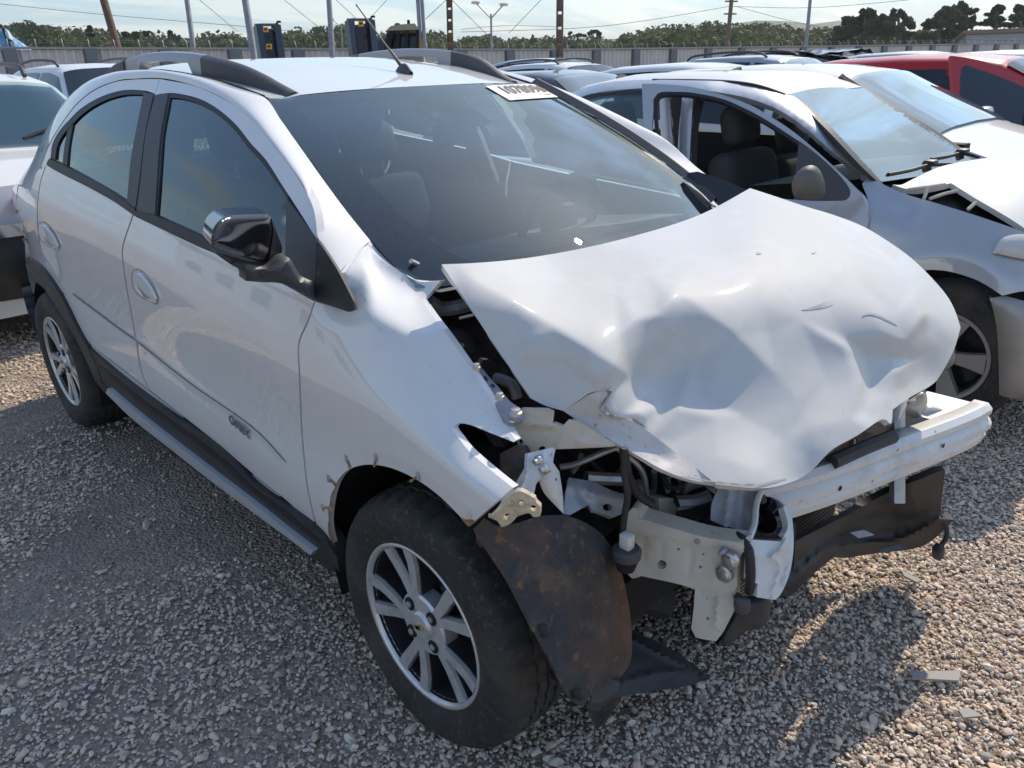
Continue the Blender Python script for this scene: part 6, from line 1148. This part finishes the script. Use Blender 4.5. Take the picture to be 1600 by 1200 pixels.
# forklifts and the wheel loader
def mast(label, quad, d0, plates):
    P = [Q(x_, y_, 'd', d0) for x_, y_ in quad]; base = (P[2]+P[3])/2; root = thing('forklift', label, 'forklift', (base[0], base[1], 0), 0, 'forklifts behind the white car')
    up = (P[0]-P[3]); up /= np.linalg.norm(up); hgt = np.linalg.norm(P[0]-P[3]); back = -CF*.35
    ext = P[3]+up*(.15-P[3][2])/up[2]; ext2 = P[2]+up*(.15-P[2][2])/up[2]
    for (a, b_) in ((P[0], ext), (P[1], ext2)):
        MB().tube([b_, a], .13, 4).build('mast_rail', 'gloss', root)
    MB().add([ext, ext2, P[1]-up*.05, P[0]-up*.12]+[v-back*.4 for v in (ext, ext2, P[1]-up*.05, P[0]-up*.12)], [(0, 1, 2, 3), (7, 6, 5, 4), (0, 3, 7, 4), (1, 5, 6, 2), (3, 2, 6, 7), (0, 4, 5, 1)]).build('carriage', 'gloss', root)
    for s in (.3, .6): c = P[0]*(1-s)+P[1]*s+up*.03; MB().tube([c-CR*.22, c+CR*.25], .035, 5).build('top_bar', 'gloss', root)
    MB().tube([P[1], P[1]+CR*.06+up*.10, P[1]+CR*.14+up*.10], .03, 5).build('guard_hook', 'gloss', root)
    for (x_, y_, w_) in plates:
        c = Q(x_, y_, 'd', d0)-CF*.36; q = w_/FPX*d0/2; pl_ = mesh('label_plate', [c-CR*q-CU*q, c+CR*q-CU*q, c+CR*q+CU*q, c-CR*q+CU*q]+[c-CR*q-CU*q+CF*.02, c+CR*q-CU*q+CF*.02, c+CR*q+CU*q+CF*.02, c-CR*q+CU*q+CF*.02], [(0, 1, 2, 3), (7, 6, 5, 4), (0, 4, 5, 1), (1, 5, 6, 2), (2, 6, 7, 3), (3, 7, 4, 0)], 'yellow', root)
        MB().box(c-CF*.006, (q*.9, q*.9, q*.7)).build('plate_mark', 'ink', pl_)
    b0 = base+CF*1.2; MB().rbox((b0[0], b0[1], .75), (1.3, 1.5, .9), .1, 2).build('counterweight', 'yellow', root)
    for dx, dy in ((-.6, -.7), (.6, -.7), (-.6, .7), (.6, .7)): MB().lathe([(.30, -.1), (.32, 0), (.30, .1), (0, .1)], (b0[0]+dx, b0[1]+dy, .32), 16).build('wheel', 'rubber', root)
mast('black forklift mast with two yellow plates left of the slim pole', [(403, 41), (431, 40), (436, 92), (411, 92)], 20, [(422, 56, 7.5), (427, 82, 8)])
mast('taller black forklift mast with one yellow plate beside the loader', [(546, 33), (578, 32), (580, 76), (552, 80)], 20, [(568, 47, 8)])
ld = thing('wheel_loader', 'wheel loader with tan cab roof and glass cab behind the near roof rail', 'loader', tuple(Q(630, 75, 'd', 21)*np.array((1, 1, 0)))); d0 = 21
def slab(nm, quad, th, mat, dd=0):
    P = [Q(x_, y_, 'd', d0+dd) for x_, y_ in quad]; k = len(P); mesh(nm, P+[p+CF*th for p in P], [tuple(range(k))[::-1], tuple(range(k, 2*k))]+[(i, (i+1) % k, k+(i+1) % k, k+i) for i in range(k)], mat, ld, sharp=20)
slab('cab_roof', [(603, 48), (610, 41), (620, 38.5), (648, 36.5), (655, 46)], 1.5, 'tan'); slab('cab_post', [(608, 48), (615, 48), (609, 76), (601, 76)], .12, 'black'); slab('cab_post', [(620, 48), (624, 48), (623, 76), (616, 76)], .12, 'black'); slab('cab_post', [(650, 47), (655, 47), (655, 76), (650, 76)], .12, 'black'); slab('cab_post', [(634, 48), (638, 48), (637, 76), (631, 76)], .12, 'black')
slab('cab_glass', [(605, 49), (654, 48), (654, 76), (600, 76)], .02, 'glassdark', .2); slab('engine_cover', [(582, 64), (603, 60), (602, 100), (582, 100)], 1.2, 'plastic2', .5); slab('body', [(590, 80), (662, 80), (662, 150), (590, 150)], 1.8, 'tan', .3); slab('beacon', [(636, 37), (640, 37), (640, 31), (636, 31)], .1, 'black', .5); slab('air_filter', [(616, 39), (625, 38), (624, 36), (618, 36)], .3, 'black', .4)
for dx in (-1, 1): c = Q(628+dx*30, 150, 'd', 21); MB().lathe([(.5, -.2), (.6, 0), (.5, .2), (0, .2)], (c[0], c[1], .6), 20).build('wheel', 'rubber', ld)
tr = thing('blue_tipper', 'blue and white tipper truck body at the far left edge behind the fence', 'truck', tuple(Q(2, 70, 'd', 40)*np.array((1, 1, 0))))
def slab2(nm, quad, th, mat, dd):
    P = [Q(x_, y_, 'd', dd) for x_, y_ in quad]; k = len(P); mesh(nm, P+[p+CF*th for p in P], [tuple(range(k))[::-1], tuple(range(k, 2*k))]+[(i, (i+1) % k, k+(i+1) % k, k+i) for i in range(k)], mat, tr, sharp=20)
slab2('tipper_side', [(-60, 50), (2, 44), (8, 52), (14, 72), (10, 100), (-60, 100)], 2.4, 'blue', 40); slab2('tipper_rib', [(2, 44), (6, 43), (13, 58), (17, 71), (13, 72)], .4, 'glassdark', 39.8); slab2('tipper_rib', [(8, 44), (12, 50), (15, 60), (12, 60), (8, 52)], .3, 'lamp', 39.7)
# low warehouse on the side behind the viewer, mirrored in the side windows
wh = thing('warehouse', 'long low grey warehouse with a row of small windows across the yard', 'building', (-22, -19, 0)); b = MB(); b.box((-22, -24, 2.4), (30, 10, 4.8)); b.build('wall', 'wall', wh); MB().box((-22, -24, 4.9), (31, 11, .25)).build('roof', 'roofing', wh)
for k in range(9): f_ = MB().box((-35+k*3.2, -18.98, 2.6), (1.5, .08, 1.1)).build('window', 'glassdark', wh); MB().box((-35+k*3.2, -18.93, 1.98), (1.7, .16, .10)).build('sill', 'concrete', f_)

# ================================================================== WOODS BEHIND THE FENCE
def leafmat(name, c0, c1, c2):
    m = bpy.data.materials.new(name); m.use_nodes = True; t = m.node_tree; b = t.nodes['Principled BSDF']; b.inputs['Roughness'].default_value = .7; b.inputs['Specular IOR Level'].default_value = .2
    co = t.nodes.new('ShaderNodeTexCoord'); nz = t.nodes.new('ShaderNodeTexNoise'); nz.inputs['Scale'].default_value = .22; nz.inputs['Detail'].default_value = 6; t.links.new(co.outputs['Object'], nz.inputs['Vector'])
    rp = t.nodes.new('ShaderNodeValToRGB'); e = rp.color_ramp.elements; e[0].position = .33; e[0].color = (*c0, 1); e[1].position = .68; e[1].color = (*c2, 1); x = e.new(.5); x.color = (*c1, 1); t.links.new(nz.outputs[0], rp.inputs[0]); t.links.new(rp.outputs[0], b.inputs['Base Color'])
    tl = t.nodes.new('ShaderNodeBsdfTranslucent'); t.links.new(rp.outputs[0], tl.inputs[0]); mx = t.nodes.new('ShaderNodeMixShader'); mx.inputs[0].default_value = .3; t.links.new(b.outputs[0], mx.inputs[1]); t.links.new(tl.outputs[0], mx.inputs[2]); t.links.new(mx.outputs[0], t.nodes['Material Output'].inputs[0]); M[name] = m
leafmat('forest_leaf', (.05, .07, .03), (.085, .11, .045), (.15, .15, .065)); leafmat('tree_leaf', (.03, .045, .022), (.05, .065, .03), (.075, .09, .04)); leafmat('pine_leaf', (.02, .035, .022), (.03, .045, .025), (.045, .06, .03))
def leaves(C_, S_, per, size, name, mat, parent=None, rng=RNG, kind=None, flat=.75):
    C_ = np.asarray(C_); S_ = np.asarray(S_); n = len(C_)*per; ci_ = np.repeat(np.arange(len(C_)), per); u = rng.normal(size=(n, 3)); u /= np.linalg.norm(u, axis=1)[:, None]; rad_ = rng.uniform(.45, 1.0, n)**.6
    P = C_[ci_]+u*S_[ci_]*rad_[:, None]; nr = u+rng.normal(size=(n, 3))*.6; nr /= np.linalg.norm(nr, axis=1)[:, None]; t_ = np.cross(nr, rng.normal(size=(n, 3))); t_ /= np.linalg.norm(t_, axis=1)[:, None]; bt = np.cross(nr, t_); sz = size*rng.uniform(.6, 1.4, n)[:, None]
    V = np.stack([P-t_*sz-bt*sz*flat, P+t_*sz-bt*sz*flat*.6, P+t_*sz*.7+bt*sz*flat, P-t_*sz*.8+bt*sz*flat*.8], 1).reshape(-1, 3); me = bpy.data.meshes.new(name); me.vertices.add(len(V)); me.vertices.foreach_set('co', V.ravel()); me.loops.add(n*4); me.loops.foreach_set('vertex_index', np.arange(n*4, dtype=np.int32)); me.polygons.add(n); me.polygons.foreach_set('loop_start', np.arange(0, n*4, 4, dtype=np.int32)); me.update(calc_edges=True); me.materials.append(M[mat])
    o = bpy.data.objects.new(name, me); COL.objects.link(o)
    if parent is not None: o.parent = parent; o.matrix_parent_inverse = Matrix.Translation(parent.location).inverted()
    if kind: o['kind'] = kind
    return o
prof_px = np.array([(-900, 45), (-400, 38), (-100, 40), (0, 39), (50, 37), (95, 42), (140, 44), (160, 50), (190, 52), (230, 53), (260, 58), (330, 56), (400, 60), (440, 54), (480, 47), (510, 43), (540, 44), (590, 50), (620, 48), (660, 52), (700, 56), (740, 60), (800, 62), (850, 62), (870, 58), (905, 61), (945, 60), (975, 53), (1010, 47), (1050, 40), (1080, 36), (1105, 35), (1140, 42), (1180, 38), (1210, 44), (1250, 45), (1300, 46), (1360, 50), (1440, 50), (1520, 52), (1600, 54), (1700, 50), (2100, 48), (2600, 50)])
for (dist_, mat, cnt, nm, cs, drop) in ((150, 'forest_leaf', 1500, 'woodland', 2.6, 0), (105, 'forest_leaf', 700, 'scrub', 1.6, 9)):
    cs_ = []; ss = []; pxs = RNG.uniform(-800, 2400, cnt)
    for p_ in pxs:
        dd = dist_*RNG.uniform(.93, 1.12); yt = np.interp(p_, prof_px[:, 0], prof_px[:, 1])+drop; base_y = 113.8-42.1*p_/1600-6; fy = RNG.random()**1.5; yy = yt+(base_y-yt)*fy+RNG.uniform(-2.2, 2.5)*(1-fy)
        s_ = cs*RNG.uniform(.55, 1.25); c_ = Q(p_, yy, 'd', dd); cs_.append(c_-np.array((0, 0, s_*.7))); ss.append((s_*1.1, s_*1.1, s_))
    leaves(cs_, ss, 110 if dist_ > 120 else 90, .36 if dist_ > 120 else .26, nm, mat, kind='stuff')
# hill body under the far wood so no gaps open to the sky
V = []; nn = 90
for i in range(nn):
    p_ = -900+3500*i/(nn-1); yt = np.interp(p_, prof_px[:, 0], prof_px[:, 1])+9; V += [Q(p_, yt, 'd', 175), Q(p_, 113.8-42.1*p_/1600+25, 'd', 160)]
hl = mesh('wooded_hill', V, [(2*i, 2*i+1, 2*i+3, 2*i+2) for i in range(nn-1)], 'tree_leaf', sharp=None); hl['kind'] = 'structure'
V = []; nn = 70; far = np.array([(-600, 70), (700, 66), (1000, 60), (1090, 45), (1150, 36), (1200, 30), (1235, 34), (1262, 39), (1285, 35), (1305, 31), (1330, 34), (1370, 44), (1450, 50), (1600, 52), (2400, 60)])
for i in range(nn):
    p_ = -600+3000*i/(nn-1); yt = np.interp(p_, far[:, 0], far[:, 1]); V += [Q(p_, yt, 'd', 950), Q(p_, 113.8-42.1*p_/1600+20, 'd', 850)]
fh = mesh('far_hills', V, [(2*i, 2*i+1, 2*i+3, 2*i+2) for i in range(nn-1)], 'forest_leaf', sharp=None); fh['kind'] = 'structure'
def tree(name, label, bx, by, ty, d0, blobs, per, lsz, group, leaf='tree_leaf', tr=.35):
    base = Q(bx, by, 'd', d0); base[2] = 0; tp = Q(bx, ty, 'd', d0); root = thing(name, label, 'tree', tuple(base), 0, group); k = d0/FPX
    C_ = [Q(x_, y_, 'd', d0*(1+.03*math.sin(i*2.3))) for i, (x_, y_, a, b_) in enumerate(blobs)]; S_ = [(a*k, a*k, b_*k) for (_, _, a, b_) in blobs]
    # split blobs into small clumps so the sky shows through between them
    cc = []; s2 = []; rg = np.random.default_rng(int(bx))
    for c_, s_ in zip(C_, S_):
        for _ in range(9):
            u = rg.normal(size=3); u /= np.linalg.norm(u); cc.append(c_+u*np.array(s_)*rg.uniform(.35, .95)); f_ = rg.uniform(.22, .42); s2.append((s_[0]*f_, s_[0]*f_, s_[2]*f_*.85))
    leaves(cc, s2, int(per*1.1), lsz*.62, 'crown', leaf, root, rg)
    m = MB(); mid_ = base*.35+tp*.65; m.tube([base, mid_, tp], [tr, tr*.6, tr*.15], 8)
    m.build('trunk', 'bark', root); lm = MB()
    for c_ in C_: q = base+(tp-base)*np.clip((c_[2]-base[2])/(tp[2]-base[2]+1e-6)-.22, .2, .8); lm.tube([q, (q+c_)/2+np.array((0, 0, .2)), c_], [tr*.35, tr*.22, tr*.08], 6)
    lm.build('limbs', 'bark', root)
tree('broadleaf_tree', 'large dome shaped dark tree right of the plain grey power pole', 1352, 75, 16, 95, [(1352, 26, 20, 12), (1335, 36, 18, 12), (1370, 36, 18, 12), (1352, 45, 26, 12), (1322, 48, 16, 10), (1388, 48, 14, 10), (1310, 58, 22, 9), (1360, 60, 32, 9)], 60, .42, 'big trees behind the fence')
tree('broadleaf_tree', 'thin crowned tree letting sky through between the dome tree and the next group', 1405, 75, 15, 95, [(1400, 22, 11, 8), (1412, 30, 12, 9), (1392, 35, 10, 9), (1420, 42, 10, 9), (1400, 48, 14, 9), (1378, 30, 8, 8), (1412, 56, 16, 8)], 30, .36, 'big trees behind the fence')
tree('broadleaf_tree', 'left tree of the tall pair right of the gap in the trees', 1470, 75, 14, 95, [(1478, 18, 12, 8), (1466, 27, 14, 9), (1482, 32, 14, 10), (1456, 38, 12, 8), (1475, 46, 18, 10), (1450, 56, 18, 9), (1480, 60, 22, 9)], 42, .38, 'big trees behind the fence')
tree('broadleaf_tree', 'right and taller tree of the tall pair right of the gap', 1505, 75, 6, 97, [(1500, 12, 12, 8), (1512, 19, 13, 9), (1498, 24, 14, 10), (1516, 32, 11, 9), (1505, 40, 16, 10), (1500, 54, 18, 10)], 44, .38, 'big trees behind the fence')
tree('pine_tree', 'wide tiered pine by the brown roofed shed', 1558, 75, 9, 95, [(1562, 13, 9, 5), (1558, 21, 14, 4), (1553, 30, 18, 4), (1548, 38, 22, 4), (1575, 40, 16, 4)], 50, .34, 'big trees behind the fence', 'pine_leaf')
tree('pine_tree', 'pine cut off by the right edge of the picture', 1596, 75, 9, 95, [(1592, 14, 9, 6), (1600, 22, 14, 6), (1590, 28, 12, 5), (1604, 36, 18, 6)], 50, .34, 'big trees behind the fence', 'pine_leaf')
tree('umbrella_pine', 'flat topped dark pine standing above the low wood in the middle', 927, 75, 48, 140, [(928, 49, 9, 2.2), (922, 52, 4, 1.5), (935, 53, 4, 1.5)], 40, .34, 'umbrella pines in the wood', 'pine_leaf', .25)
tree('umbrella_pine', 'tiny umbrella pine left of the flat topped dark pine', 891, 75, 51, 140, [(891, 51, 2.6, 1.6), (890, 53, 2, 1)], 26, .25, 'umbrella pines in the wood', 'pine_leaf', .18)
tree('umbrella_pine', 'wide low umbrella pine between the tiny and the flat topped one', 907, 75, 54, 140, [(907, 55, 10, 2.0)], 50, .34, 'umbrella pines in the wood', 'pine_leaf', .22)
tree('conifer_tree', 'pointed conifer above the wood left of the leaning rusty pole', 140, 75, 41, 130, [(140, 43, 3, 2.4), (140, 48, 4.5, 3), (140, 54, 6, 3)], 40, .34, 'umbrella pines in the wood', 'pine_leaf', .2)
for (x_, y_, a, lab_) in ((195, 53, 7, 'wide araucaria just right of the leaning rusty pole'), (228, 51, 5, 'tall araucaria midway between the leaning pole and the slim pole'), (265, 51, 4, 'small pointed araucaria left of the slim grey pole'), (213, 54, 6, 'low araucaria second from the leaning rusty pole')):
    tree('umbrella_pine', lab_, x_, 75, y_-2, 140, [(x_, y_, a, 2.4), (x_+1, y_+3, a*.7, 2)], 40, .32, 'araucarias at the left', 'pine_leaf', .2)
sh = thing('shed', 'long low building with brown roof behind the pines at the right', 'building', tuple(Q(1570, 70, 'd', 90)*np.array((1, 1, 0)))); d0 = 90; P = [Q(x_, y_, 'd', 90) for x_, y_ in ((1506, 48), (1700, 38), (1700, 47), (1506, 53))]; mesh('roof', P+[p+CF*6 for p in P], [(3, 2, 1, 0), (4, 5, 6, 7), (0, 1, 5, 4), (2, 3, 7, 6), (1, 2, 6, 5), (3, 0, 4, 7)], 'roofing', sh, sharp=20)
P = [Q(x_, y_, 'd', 90.3) for x_, y_ in ((1510, 53), (1700, 46), (1700, 85), (1510, 85))]; mesh('wall', P+[p+CF*5 for p in P], [(3, 2, 1, 0), (4, 5, 6, 7), (1, 2, 6, 5), (3, 0, 4, 7)], 'wall', sh, sharp=20)

# thin air between the yard and the hills
b = MB(); b.box((-400, 700, 29), (3000, 2600, 60)); hz = b.build('haze', 'wire', sharp=None); hz['kind'] = 'stuff'
hm = bpy.data.materials.new('thin_haze'); hm.use_nodes = True; t = hm.node_tree; t.nodes.clear(); o_ = t.nodes.new('ShaderNodeOutputMaterial'); pv = t.nodes.new('ShaderNodeVolumePrincipled'); pv.inputs['Density'].default_value = .00028; pv.inputs['Color'].default_value = (.86, .93, 1, 1); pv.inputs['Anisotropy'].default_value = .45; t.links.new(pv.outputs[0], o_.inputs['Volume']); hz.data.materials.clear(); hz.data.materials.append(hm)
